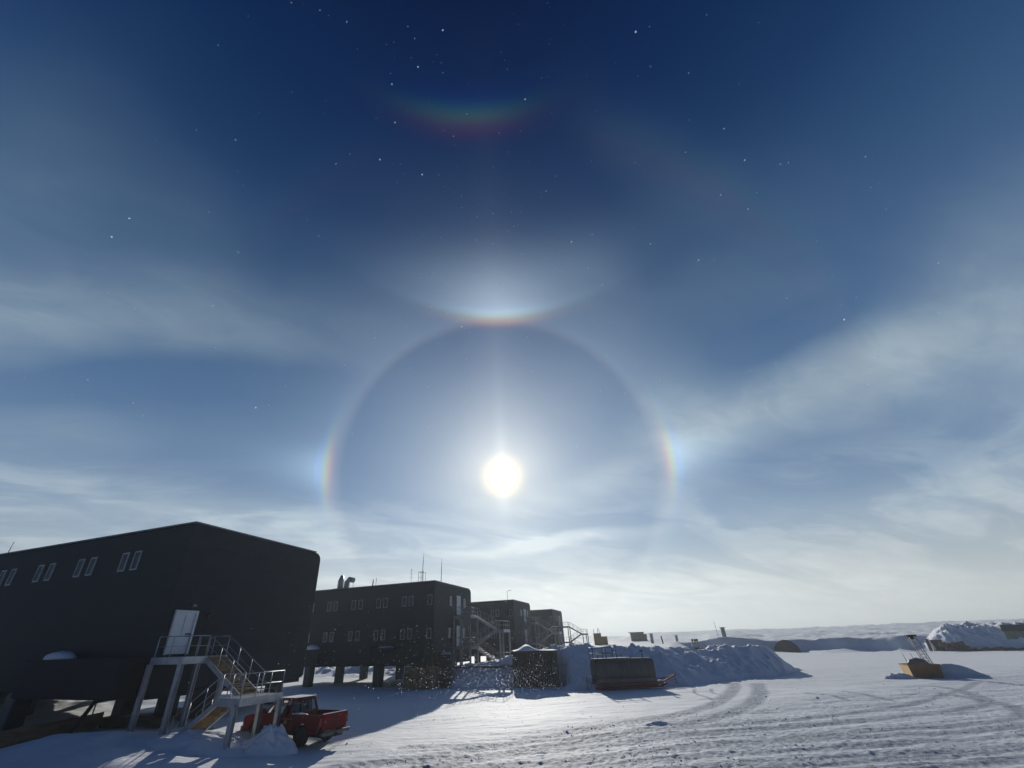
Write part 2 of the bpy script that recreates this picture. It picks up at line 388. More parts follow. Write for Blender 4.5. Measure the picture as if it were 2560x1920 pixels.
def segd(x, y, pts):
    """distance to a polyline and running length along it"""
    best = np.full(x.shape, 1e9); run = np.zeros(x.shape); acc = 0.
    for (x0, y0), (x1, y1) in zip(pts[:-1], pts[1:]):
        dx, dy = x1 - x0, y1 - y0; L2 = dx * dx + dy * dy; L = math.sqrt(L2)
        t = np.clip(((x - x0) * dx + (y - y0) * dy) / L2, 0, 1)
        d = np.hypot(x - x0 - t * dx, y - y0 - t * dy); k = d < best
        best = np.where(k, d, best); run = np.where(k, acc + t * L, run); acc += L
    return best, run
def smooth_line(pts, n=8):
    P = [pts[0]] + list(pts) + [pts[-1]]; o = []
    for i in range(1, len(P) - 2):
        p0, p1, p2, p3 = [np.array(q, float) for q in P[i - 1:i + 3]]
        for k in range(n):
            t = k / n; o.append(tuple(.5 * ((2 * p1) + (-p0 + p2) * t + (2 * p0 - 5 * p1 + 4 * p2 - p3) * t * t + (-p0 + 3 * p1 - 3 * p2 + p3) * t ** 3)))
    o.append(tuple(map(float, pts[-1]))); return o

# pod row frame: X out of the end faces, Y along the row, origin at first near corner
C1 = (-17.2, 23.5); ROWAZ = 20.9; SP = 29.85
eY = (math.sin(R(ROWAZ)), math.cos(R(ROWAZ))); eX = (eY[1], -eY[0])
def row(x, y):
    dx, dy = x - C1[0], y - C1[1]
    return dx * eX[0] + dy * eX[1], dx * eY[0] + dy * eY[1]
def unrow(n, t): return C1[0] + n * eX[0] + t * eY[0], C1[1] + n * eX[1] + t * eY[1]

RUTS = [([(-14, 15.5), (-1.0, 21.7), (3.1, 23.9), (7.8, 26.6), (11.3, 28.8), (15.4, 33.3), (19.8, 39.9), (22.7, 45.2)], .55),
        ([(-13, 14.0), (-0.9, 20.2), (2.8, 21.9), (7.3, 24.0), (11.7, 26.7), (16.1, 31.1), (20.2, 36.8), (24.1, 43.9)], .60),
        ([(-6, 19.8), (2.7, 21.2), (14.8, 24.4), (26.3, 28.0), (29.8, 29.8), (34.0, 35.6), (35.0, 38.4)], .46),
        ([(-6, 18.6), (5.7, 20.0), (15.5, 22.7), (24.5, 24.3), (27.1, 25.7), (29.7, 28.6), (31.2, 34)], .46),
        ([(-4, 17.6), (6.6, 18.8), (14.9, 20.3), (24.1, 21.4), (40, 22)], .36), ([(-4, 16.4), (6.6, 17.6), (14.9, 18.9), (24.1, 19.8), (40, 20)], .36),
        ([(0, 15.2), (7.6, 16.2), (15.1, 17.4), (22, 18.0), (40, 18)], .4), ([(-4, 22.4), (4, 23.2), (16, 26.2), (28, 31.5), (40, 40)], .34),
        ([(17.4, 41.6), (16.0, 38.4), (15.4, 33.9)], .15), ([(18.6, 41.2), (17.4, 38.4), (17.3, 35.2)], .15),
        ([(23.2, 36.0), (23.9, 34.6), (23.0, 31.9)], .26), ([(26.3, 36.5), (26.2, 34.3), (25.7, 31.6)], .26),
        ([(-2, 18.9), (4, 19.4), (12, 21.2), (22, 22.6), (30, 25.0), (37, 30), (42, 37)], .42), ([(8, 17.2), (16, 18.6), (26, 20.6), (34, 24.0), (41, 30), (47, 38)], .42),
        ]
def ground_h(x, y, packed=False):
    d = np.hypot(x, y); az = np.degrees(np.arctan2(x, y)); n, t = row(x, y)
    near = np.exp(-(d / 90.) ** 2)
    rut_shade = np.zeros(x.shape)
    h = .16 * fbm(x / 9, y / 9, 4, 3) * (.3 + .7 * near)
    u, v = rot(x, y, 9)                                    # wind-carved streaks
    st = fbm(u / 2.6, v / .62, 4, 11)
    h = h + near * .034 * st + near * .022 * np.abs(fbm(u / 1.0, v / .30, 3, 15)) ** 1.2 * 1.5
    # driven-over field in front
    pk = sstep(-(y - (24.5 + .42 * x)) + 2.0 * fbm(x / 4, y / 4, 3, 5), -2.0, 2.0) * sstep(x, -8, -1)
    pk2 = sstep(y, 38, 42) * sstep(x, 17, 22) * sstep(y, 62, 50)
    pk = np.clip(pk + .35 * pk2 + .5 * sstep(fbm(x / 6, y / 6, 3, 8), .1, .5) * sstep(x, 22, 30) * near, 0, 1)
    a, b_ = rot(x, y, 11)
    tr = fbm(a / 7., b_ / .42, 4, 21)
    h = h + pk * near * (.030 * tr + .030 * fbm(x / .17, y / .17, 3, 31))
    pk = np.clip(pk * (.30 + 1.05 * sstep(tr + .5 * fbm(a / 2.5, b_ / .16, 3, 24), -.35, .35)), 0, 1)
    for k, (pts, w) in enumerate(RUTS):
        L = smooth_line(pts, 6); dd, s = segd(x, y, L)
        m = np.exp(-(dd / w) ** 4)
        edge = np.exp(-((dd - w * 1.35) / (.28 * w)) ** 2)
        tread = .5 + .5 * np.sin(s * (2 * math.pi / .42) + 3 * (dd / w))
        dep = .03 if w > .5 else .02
        rut_shade = np.maximum(rut_shade, m * 1.0 * (.75 + .5 * vnoise(s * .9, dd * 4, 60 + k)))
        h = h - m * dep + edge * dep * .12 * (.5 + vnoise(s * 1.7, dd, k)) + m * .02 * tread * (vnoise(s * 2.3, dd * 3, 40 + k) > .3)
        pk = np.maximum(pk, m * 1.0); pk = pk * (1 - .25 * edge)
    # lumps thrown up by the machines
    lum = fbm(x / .26, y / .26, 3, 51)
    h = h + near * np.clip(lum - .44, 0, 1) * .09 * (.25 + pk)
    # drift under and in front of the first pod
    g = np.exp(-np.abs((n + 2.0) / 8.5) ** 4) * np.exp(-np.abs((t - 4.5) / 9.5) ** 4)
    h = h + .62 * g * (1 + .25 * fbm(x / 3, y / 3, 3, 61))
    g = np.exp(-((n - 0.5) / 5.5) ** 2) * np.exp(-((t + 2.8) / 2.0) ** 2)
    h = h + .42 * g * (1 + .5 * fbm(x / 1.7, y / 1.7, 4, 63))
    g = np.exp(-((n - 3.6) / 2.6) ** 2) * np.exp(-((t - 0.0) / 1.6) ** 2); h = h + .22 * g
    # general ground behind: rises to a plateau beyond the pods
    h = h + 1.55 * sstep(t, 30.5, 33.5) * sstep(n, -1.2, .8) * sstep(n, 9.0, 7.4)
    lowr = sstep(az, 25, 21)
    h = h + (2.7 - 1.55 * sstep(n, -1.2, .8) * sstep(n, 9.0, 7.4)) * sstep(d, 58, 78) * lowr * sstep(n, -2, 3)
    # rough berm beyond the pods on the far side
    g = np.exp(-((t - 49) / 5.0) ** 2) * sstep(n, -3, -8)
    h = h + g * (1.15 + 1.5 * fbm(x / 2.4, y / 2.4, 5, 71) + .7 * np.clip(fbm(x / .9, y / .9, 3, 72), 0, 1))
    g = np.exp(-((d - 58) / 8.0) ** 2) * sstep(az, -27, -36); h = h + g * (1.5 + .9 * fbm(x / 3.0, y / 3.0, 4, 75))
    # cut bank on the right and the plateau over it
    edge = 135 + 3 * fbm(az / 3., az * 0, 2, 81)
    bank = sstep(d, edge, edge + 4.0) * sstep(az, 21, 25.5)
    top = 2.95 - .3 * sstep(az, 26, 33) + .5 * np.exp(-((az - 27) / 2.5) ** 2)
    h = h + bank * top + .5 * sstep(d, 124, 135) * sstep(az, 24, 28) * fbm(x / 4, y / 4, 3, 83)
    h = h + sstep(d, 95, 132) * sstep(az, 22, 18) * .2
    roll = sstep(d, 110, 170)
    h = h + roll * (.75 * fbm(x / 14, y / 9, 5, 91, .6) + .5 * np.abs(fbm(x / 60, y / 14, 3, 93)))
    h = h + 4.9 * sstep(d, 140, 480) + 1.5 * fbm(x / 90, y / 40, 4, 95) * sstep(d, 200, 420) + 1.0 * sstep(d, 200, 420) * sstep(az, 22, 8)
    h = h - .004 * np.clip(d - 520, 0, None)
    if packed: return h, np.clip(pk * (.35 + .65 * near), 0, 1), np.clip(rut_shade, 0, 1) * near
    return h
def gz(x, y): return float(ground_h(np.array([float(x)]), np.array([float(y)]))[0])

def grid_mesh(name, X, Y, Zv, mat_, attrs=None, wrap=False):
    nr, na = X.shape; me = bpy.data.meshes.new(name)
    co = np.stack([X, Y, Zv], -1).reshape(-1, 3).astype(np.float32)
    i = np.arange(nr * na).reshape(nr, na)
    a = i[:-1, :-1].ravel(); b_ = i[:-1, 1:].ravel(); c = i[1:, 1:].ravel(); d = i[1:, :-1].ravel()
    F = np.stack([a, d, c, b_], -1)
    if wrap:
        a = i[:-1, -1]; b_ = i[:-1, 0]; c = i[1:, 0]; d = i[1:, -1]; F = np.concatenate([F, np.stack([a, d, c, b_], -1)])
    nf = len(F); me.vertices.add(len(co)); me.vertices.foreach_set('co', co.ravel())
    me.loops.add(nf * 4); me.polygons.add(nf)
    me.polygons.foreach_set('loop_start', np.arange(nf) * 4); me.loops.foreach_set('vertex_index', F.ravel().astype(np.int32))
    me.polygons.foreach_set('use_smooth', np.ones(nf, bool)); me.update(calc_edges=True)
    for k, v in (attrs or {}).items():
        at = me.attributes.new(k, 'FLOAT', 'POINT'); at.data.foreach_set('value', v.ravel().astype(np.float32))
    me.materials.append(mat_); o = bpy.data.objects.new(name, me); col.objects.link(o); return o

def make_ground():
    A = np.concatenate([np.arange(-60, 56, .14), np.arange(56, 300, 3.0)])
    rr = np.concatenate([[0.3, 2, 5, 8, 11], np.geomspace(13, 75, 460), np.geomspace(75.6, 135, 110), np.linspace(135.4, 142, 26), np.geomspace(143, 560, 110), np.geomspace(580, 2400, 16)])
    a = np.radians(A)[None, :]; r = rr[:, None]
    X = r * np.sin(a); Y = r * np.cos(a)
    h, pk, rut_shade = ground_h(X, Y, True)
    o = grid_mesh('ground', X, Y, h, M_snow, {'packed': pk, 'rut_shade': rut_shade}, wrap=True)
    tag(o, kind='structure')
make_ground()

# ------------------------------------------------------------------ the big ploughed snow pile
CREST = [(-6.2, 57.5, .6), (-3.6, 51.6, 1.8), (0, 51.2, 2.1), (4, 51.6, 3.0), (8, 50.2, 3.4), (13, 50.8, 3.35), (17, 51.2, 3.1), (21.5, 53.4, 2.85), (25.5, 54.5, 2.6), (27.8, 55.0, 3.0), (30.2, 55.6, 2.75), (33.6, 56.6, 2.6), (37.4, 59.5, .3)]
FRONT = [(-6.5, 50.5), (-2, 48.2), (1.2, 48.0), (1.8, 50.2), (7.0, 50.2), (7.6, 44.5), (9.5, 43.2), (12.5, 45.6), (18.0, 44.4), (24.3, 47.8), (29.1, 51.0), (34, 54.3), (37.6, 57.6)]
def make_pile():
    xs = np.arange(-8, 41, .16); ys = np.arange(40, 72, .16); X, Y = np.meshgrid(xs, ys)
    cx = [c[0] for c in CREST]; cy = np.interp(X, cx, [c[1] for c in CREST]); ch = np.interp(X, cx, [c[2] for c in CREST])
    fy = np.interp(X, [f[0] for f in FRONT], [f[1] for f in FRONT]) + .7 * fbm(X / 2.2, Y * 0, 3, 7)
    G = ground_h(X, Y)
    front = np.clip((Y - fy) / np.maximum(cy - fy, .8), 0, 1); back = np.clip((Y - cy) / 7.5, 0, 1)
    prof = np.where(Y < cy, front ** .82, 1 - .55 * back ** 1.3)
    end = sstep(X, -7.5, -5.0) * sstep(X, 38.2, 36.8)
    rough = .46 * fbm(X / 1.3, Y / 1.3, 5, 13, .66) + .42 * np.clip(fbm(X / .62, Y / .62, 3, 19) - .12, 0, 1)
    h = ch * prof * end + rough * sstep(prof, 0, .25) * end * (1.0 - .45 * sstep(X, 31.5, 35))
    fade = sstep(Y, 72, 66)
    h = h * fade
    Z = np.where((Y < fy) | (end <= .001), G - .5, np.maximum(h, G * .9 - .05) * 1.0)
    Z = np.where(Y > 71.5, G - .5, Z)
    o = grid_mesh('snow_pile', X, Y, Z, M_pile)
    tag(o, 'long ploughed heap of rough blue shaded snow behind the tank sled', 'snow pile')
make_pile()

def lump_mesh(name, x, y, rx, ry, h, seed, label, rz=0, group=None, rough=.35, pw=1.2):
    xs = np.linspace(-1.1, 1.1, 60); U, V = np.meshgrid(xs, xs); r = np.hypot(U, V)
    base = np.clip(1 - r ** 1.8, 0, 1) ** pw
    H = base * h * np.clip(1 + rough * (fbm(U * 2.2 + seed, V * 2.2, 4, seed) + .35 * (1 - 2.4 * np.abs(fbm(U * 1.9, V * 1.9 + seed, 4, seed + 9)))), .05, 2) + .30 * h * rough * np.clip(1 - 3.2 * np.abs(fbm(U * 3.1, V * 3.1, 4, seed + 3)), -.3, 1) * base
    c, s = math.cos(rz), math.sin(rz)
    X = x + U * rx * c - V * ry * s; Y = y + U * rx * s + V * ry * c
    Z = ground_h(X, Y) + H - np.where(base <= .02, .25, 0)
    o = grid_mesh(name, X, Y, Z, M_cap); tag(o, label, 'snow drift', group); return o
lump_mesh('snow_drift', -9.8, 21.75, 1.3, .7, .70, 5, 'jagged lump of wind carved snow at the stair foot beside the red pickup', rz=.1, rough=.75, pw=.9)
lump_mesh('snow_drift', -12.2, 21.5, 2.6, 1.2, .42, 9, 'low smooth snow drift around the white stair posts', rz=.2)
lump_mesh('snow_drift', 43.0, 44.9, 2.7, 1.2, 1.05, 15, 'tapering snow drift piled against the right side of the brown crate', rz=-.35, rough=.1, pw=1.6)
lump_mesh('snow_drift', 38.2, 45.2, 1.6, .7, .35, 21, 'small ragged snow hump at the left foot of the brown crate', rough=.8)
lump_mesh('snow_drift', 8.2, 44.4, 2.1, .9, .6, 23, 'rough bright snow hump at the left end of the tank sled', rough=.8)
lump_mesh('snow_drift', 8.35, 25.5, .8, .22, .07, 27, 'small broken row of snow clods between the two curved wheel ruts', rough=1.2, rz=.4)

# ------------------------------------------------------------------ elevated pods
ZB, ZT, WID = 2.2, 10.75, 10.8
def make_pod(k, L, label, rz, wside, wend, doors, boxes, cols, extras):
    cx, cy = unrow(0, SP * k)
    t = thing('elevated_building', label, 'building', (cx, cy, 0), rz, 'elevated station wings standing in a row')
    # body: rounded far roof edge, flat underside
    prof = [(0, 0, ZB), (0, WID - .15, ZB), (0, WID, ZB + .15)]
    r = .55
    for i in range(7):
        a = R(90 * i / 6); prof.append((0, WID - r + r * math.cos(a), ZT - r + r * math.sin(a)))
    r = .25
    for i in range(4):
        a = R(90 + 90 * i / 3); prof.append((0, r + r * math.cos(a), ZT - r + r * math.sin(a)))
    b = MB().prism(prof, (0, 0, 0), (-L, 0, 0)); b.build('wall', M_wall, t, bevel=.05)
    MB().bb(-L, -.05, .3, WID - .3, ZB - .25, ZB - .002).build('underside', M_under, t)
    MB().bb(-L, .04, .05, WID - .6, ZT + .002, ZT + .10).build('roof_edge', M_galvd, t, bevel=.02)
    # windows on the long side
    def window(x, y, z, side, w=.60, h=1.10):
        f = MB(); fr = .075; dep = .05
        if side:
            f.bb(x - w/2, x + w/2, y - dep, y + .02, z + h/2 - fr, z + h/2); f.bb(x - w/2, x + w/2, y - dep, y + .02, z - h/2, z - h/2 + fr)
            f.bb(x - w/2, x - w/2 + fr, y - dep, y + .02, z - h/2 + fr, z + h/2 - fr); f.bb(x + w/2 - fr, x + w/2, y - dep, y + .02, z - h/2 + fr, z + h/2 - fr)
            g = MB().bb(x - w/2 + fr, x + w/2 - fr, y - .02, y + .01, z - h/2 + fr, z + h/2 - fr)
        else:
            f.bb(x - .02, x + dep, y - w/2, y + w/2, z + h/2 - fr, z + h/2); f.bb(x - .02, x + dep, y - w/2, y + w/2, z - h/2, z - h/2 + fr)
            f.bb(x - .02, x + dep, y - w/2, y - w/2 + fr, z - h/2 + fr, z + h/2 - fr); f.bb(x - .02, x + dep, y + w/2 - fr, y + w/2, z - h/2 + fr, z + h/2 - fr)
            g = MB().bb(x - .01, x + .02, y - w/2 + fr, y + w/2 - fr, z - h/2 + fr, z + h/2 - fr)
        fo = f.build('window', M_frame, t); g.build('pane', M_glass, fo)
    for s, z in wside: window(-s, 0, z, True)
    for y, z in wend: window(0, y, z, False)
    for (y, z0, w, h) in doors:
        fr = .10; f = MB()
        f.bb(-.05, .13, y - w/2, y - w/2 + fr, z0, z0 + h); f.bb(-.05, .13, y + w/2 - fr, y + w/2, z0, z0 + h); f.bb(-.05, .13, y - w/2 + fr, y + w/2 - fr, z0 + h - fr, z0 + h)
        fo = f.build('door_frame', M_door, t)
        d = MB().bb(-.03, .04, y - w/2 + fr, y + w/2 - fr, z0 + .03, z0 + h - fr).build('door', M_door, t, bevel=.01)
        MB().bb(.041, .075, y + w*.18, y + w*.42, z0 + h*.44, z0 + h*.44 + .07).build('door_handle', M_dark, d)
        MB().bb(.041, .052, y - .01, y + .01, z0 + .9, z0 + h - .25).bb(.041, .052, y - w/2 + fr + .02, y + w/2 - fr - .02, z0 + .85, z0 + .875).build('door_seam', M_doord, d)
        lm = MB().tube([(0, y + .1, z0 + h + .28), (.28, y + .1, z0 + h + .34)], .03, 6); lm.box((.30, y + .1, z0 + h + .24), (.26, .22, .12)); lm.build('door_lamp', M_galvd, t, bevel=.02)
    for (s0, s1, snow) in boxes:
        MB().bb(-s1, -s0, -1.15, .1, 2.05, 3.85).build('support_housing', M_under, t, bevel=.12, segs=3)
        if snow:
            a, b_, h = snow; MB().dome((-(a + b_) / 2, -.55, 3.84), (b_ - a) / 2, .52, h, wob=.05, seed=k).build('snow_cap', M_cap, t)
    for (s, y) in cols:
        gx, gy = t.matrix_basis @ Vector((-s, y, 0)) .to_3d() .to_2d() if False else (t.matrix_basis @ Vector((-s, y, 0))).to_2d()
        z0 = gz(gx, gy) - .6
        c = MB().bb(-s - .46, -s + .46, y - .42, y + .42, z0, 2.3)
        c.build('column', M_steelp, t, bevel=.10)
    extras(t)
    return t
def colset(L, first=6.9, step=9.6, rows=(-.55, 5.0, 10.3)):
    o = []; s = first
    while s < L: o += [(s, y) for y in rows]; s += step
    return o + [(1.6, 5.0), (1.6, 10.2)]
rzrow = R(-ROWAZ)
def ex1(t):
    MB().tube([(-20.6, .6, ZT), (-20.4, .6, ZT + 1.1)], .03, 5).build('antenna', M_galvd, t)
    # small siren with its hanging cable beside the door
    h = MB().tube([(.05, 2.35, 5.95), (.35, 2.35, 6.0)], [.06, .16], 10); h.box((.04, 2.35, 5.85), (.1, .16, .24)); h.build('siren', M_sir, t)
    MB().tube([(.04, 2.35, 5.75), (.05, 2.33, 5.2), (.04, 2.35, 4.7)], .012, 4).build('cable', M_dark, t)
    MB().bb(.0, .04, .12, 10.3, 9.55, 9.62).build('panel_joint', M_wall, t)
def ex2(t):
    e = MB().tube([(-15.7, 2.2, ZT), (-15.7, 2.2, ZT + 1.4), (-15.6, 2.2, ZT + 2.1)], [.42, .40, .2], 10); e.build('exhaust_stack', M_galv, t)
    e = MB().tube([(-14.7, 2.2, ZT), (-14.7, 2.2, ZT + 1.1), (-14.3, 2.2, ZT + 1.5), (-13.6, 2.2, ZT + 1.3)], .34, 10); e.build('gooseneck_vent', M_galv, t)
    MB().bb(-16.3, -13.9, 1.5, 2.9, ZT + .1, ZT + .35).build('vent_curb', M_galvd, t)
    MB().tube([(-13.4, 1.2, ZT), (-13.4, 1.2, ZT + .9), (-12.8, 1.2, ZT + .9), (-12.8, 1.2, ZT)], .03, 5).build('roof_rail', M_galvd, t)
    MB().tube([(-9.6, 1, ZT), (-9.5, 1, ZT + 1.0)], [.09, .07], 6).tube([(-9.1, 1, ZT), (-9.05, 1, ZT + 1.15)], .03, 5).build('vent_pipe', M_galv, t)
    a = MB().tube([(-4.0, 1.2, ZT), (-4.0, 1.2, ZT + 1.9)], .02, 5)
    for z_, w in ((1.75, .35), (1.3, .5), (.9, .6)): a.tube([(-4.0 - w/2, 1.2, ZT + z_ - .15), (-4.0, 1.2, ZT + z_), (-4.0 + w/2, 1.2, ZT + z_ - .15)], .012, 4)
    a.build('antenna', M_galvd, t)
    a = MB()
    for dx, dy in ((0, 0), (.65, 0), (.65, .6), (0, .6)): a.tube([(-2.95 + dx, 1.2 + dy, ZT), (-2.95 + dx, 1.2 + dy, ZT + 1.45)], .025, 5)
    a.tube([(-2.95, 1.2, ZT + 1.4), (-2.3, 1.2, ZT + 1.4), (-2.3, 1.8, ZT + 1.4), (-2.95, 1.8, ZT + 1.4), (-2.95, 1.2, ZT + 1.4)], .025, 5)
    a.tube([(-2.95, 1.2, ZT + .75), (-2.3, 1.2, ZT + .75)], .02, 5)
    a.tube([(-2.6, 1.5, ZT + .3), (-2.55, 1.5, ZT + 2.6), (-2.5, 1.5, ZT + 3.7)], [.04, .04, .015], 6); a.build('antenna', M_galvd, t)
    MB().tube([(-.3, 2.2, ZT), (-.28, 2.2, ZT + 1.6), (-.25, 2.2, ZT + 3.0)], [.045, .04, .012], 6).build('antenna', M_galvd, t)
def ex3(t):
    MB().tube([(-1.4, 1, ZT), (-1.4, 1, ZT + 1.6), (-1.2, 1, ZT + 1.75), (-.6, 1, ZT + 1.78)], .035, 5).build('antenna', M_galvd, t)
def none(t): pass
UZ, LZ = 8.70, 5.17
w1 = [(s, 8.95) for s in (4.1, 5.2, 8.25, 9.45, 12.5, 13.75, 16.9, 18.1, 21.3, 22.4)]
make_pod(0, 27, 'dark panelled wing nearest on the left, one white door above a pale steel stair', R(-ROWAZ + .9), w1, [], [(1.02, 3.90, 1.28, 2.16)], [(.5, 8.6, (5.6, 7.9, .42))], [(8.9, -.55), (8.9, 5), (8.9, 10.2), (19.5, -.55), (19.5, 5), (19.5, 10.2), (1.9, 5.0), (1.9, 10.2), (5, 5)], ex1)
pair = [.57, 3.1, 4.05, 6.7, 7.7, 10.35, 11.4, 14.2, 15.2, 18, 19, 22, 23]
pair = [s for s in pair if s < 18.5]
w2 = [(s, UZ) for s in pair] + [(s, LZ) for s in pair]
e2 = [(4.35, UZ + .12), (8.5, UZ + .12), (4.1, LZ + .05), (8.3, LZ + .05)]
d2 = [(6.55, 7.28, 1.1, 2.3), (6.55, 3.72, 1.1, 2.3)]
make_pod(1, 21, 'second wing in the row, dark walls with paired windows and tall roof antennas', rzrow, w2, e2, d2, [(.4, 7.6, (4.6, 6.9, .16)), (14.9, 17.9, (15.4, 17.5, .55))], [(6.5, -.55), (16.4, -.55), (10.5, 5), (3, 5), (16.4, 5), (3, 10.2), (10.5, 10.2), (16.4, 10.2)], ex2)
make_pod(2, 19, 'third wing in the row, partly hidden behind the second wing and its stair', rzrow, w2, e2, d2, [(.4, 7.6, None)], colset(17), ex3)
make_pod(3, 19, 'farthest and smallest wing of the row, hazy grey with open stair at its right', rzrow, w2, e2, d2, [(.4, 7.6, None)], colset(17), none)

# ------------------------------------------------------------------ exterior stairs
def stairs(name, label, k, y0, dx0, decks, mids, low, legz, m_st, m_tr, m_rail, rw=.022, group='exterior steel stairs of the station', rz=rzrow, deckx=2.4, outx=5.35, endx=6.65, wid=2.25):
    """decks: heights of the door landings; mids: heights of outer landings"""
    cx, cy = unrow(0, SP * k); t = thing(name, label, 'staircase', (cx, cy, 0), rz, group)
    ya, yb, ym = y0, y0 + wid, y0 + wid / 2; rh = .95
    def landing(x0, x1, z, nm='landing'):
        MB().bb(x0, x1, ya, yb, z - .06, z).build(nm, m_st, t)
        e = MB(); h = .30
        e.bb(x0, x1, ya - .06, ya, z - h, z + .02); e.bb(x0, x1, yb, yb + .06, z - h, z + .02); e.bb(x1, x1 + .06, ya - .06, yb + .06, z - h, z + .02); e.bb(x0 - .06, x0, ya - .06, yb + .06, z - h, z + .02)
        e.build('edge_beam', m_st, t, bevel=.01)
    def rail(p, q, n, z2=None):
        """rail from p to q (foot points), n posts incl. ends"""
        p, q = Vector(p), Vector(q); b = MB(); up = Vector((0, 0, rh))
        b.tube([p + up, q + up], rw, 6)
        if rh > .5: b.tube([p + up * .52, q + up * .52], rw * .6, 5)
        for i in range(n): c = p.lerp(q, i / (n - 1)); b.tube([c, c + up], rw, 6)
        b.build('railing', m_rail, t)
    def flight(xa, za, xb, zb, yA, yB):
        for y in (yA, yB):
            b = MB(); d = .26
            b.prism([(xa, y - .025, za), (xb, y - .025, zb), (xb, y - .025, zb - d), (xa, y - .025, za - d)], (0, 0, 0), (0, .05, 0))
            b.build('stringer', m_st, t)
        n = max(3, int(abs(za - zb) / .19)); b = MB()
        for i in range(n):
            f = (i + .5) / n; x = xa + (xb - xa) * f; z = za + (zb - za) * f - .08
            b.bb(x - .14, x + .14, yA + .03, yB - .03, z - .02, z + .02)
            if k == 0: sg = 1 if xb > xa else -1; sg = -sg if za < zb else sg; b.bb(x - .13 * sg - .01, x - .13 * sg + .01, yA + .03, yB - .03, z + .022, z + .18)
        b.build('steps', m_tr, t)
        for y in (yA, yB): rail((xa, y, za), (xb, y, zb), 4)
    for i, z in enumerate(decks):
        landing(.12, deckx, z)
        rail((.2, ya, z), (deckx, ya, z), 3); rail((deckx, ya, z), (deckx, ym - .05, z), 3); rail((.2, yb, z), (deckx, yb, z), 3)
        mz = mids[i]; landing(outx, endx, mz)
        flight(deckx, z, outx, mz, ym + .03, yb - .02)
        rail((endx, ya, mz), (endx, yb, mz), 4); rail((outx, ya, mz), (endx, ya, mz), 3); rail((outx, yb, mz), (endx, yb, mz), 2)
        nz = decks[i + 1] if i + 1 < len(decks) else low[1]; nx = deckx if i + 1 < len(decks) else low[0]
        if nz is not None: flight(nx, nz, outx, mz, ya + .02, ym - .03)
    for (x, y, zt) in legz:
        gx, gy = (t.matrix_basis @ Vector((x, y, 0))).to_2d(); z0 = min(gz(gx, gy), zt - .5) - .6
        b = MB(); w = .10 if m_st is M_galv else .09
        b.bb(x - w, x + w, y - w + .02, y - w, z0, zt); b.bb(x - w, x + w, y + w - .02, y + w, z0, zt); b.bb(x - .012, x + .012, y - w + .002, y + w - .022, z0, zt)
        b.build('leg', m_st, t)
    return t
stairs('exterior_stair', 'pale galvanised stair with brown steps below the white door of the nearest wing', 0, -.12, .1, [3.78], [2.12], (2.75, .42),
       [(.18, -.2, 3.5), (2.4, -.2, 3.5), (.3, 2.2, 3.5), (2.4, 2.2, 3.5), (6.5, -.2, 1.9), (6.6, 2.2, 1.9), (5.4, 2.2, 1.9)], M_galv, M_tread, M_galv)
Z2 = [7.12, 3.70]; MZ = [5.38, 1.98]
lg = [(.2, 4.9, 6.9), (2.4, 4.9, 6.9), (2.4, 7.2, 6.9), (.25, 7.2, 6.9), (6.6, 4.9, 5.1), (6.6, 7.25, 5.1), (5.4, 7.2, 5.1), (1.1, 4.95, 6.9)]
for k, lab in ((1, 'dark two storey steel stair on the end of the second wing'), (2, 'grey two storey stair between the third wing and the last wing'), (3, 'farthest steel stair, silhouetted against the pale sky')):
    stairs('exterior_stair', lab, k, 5.0, .1, Z2, MZ, (0, None), lg, M_stair, M_stair, M_stair)

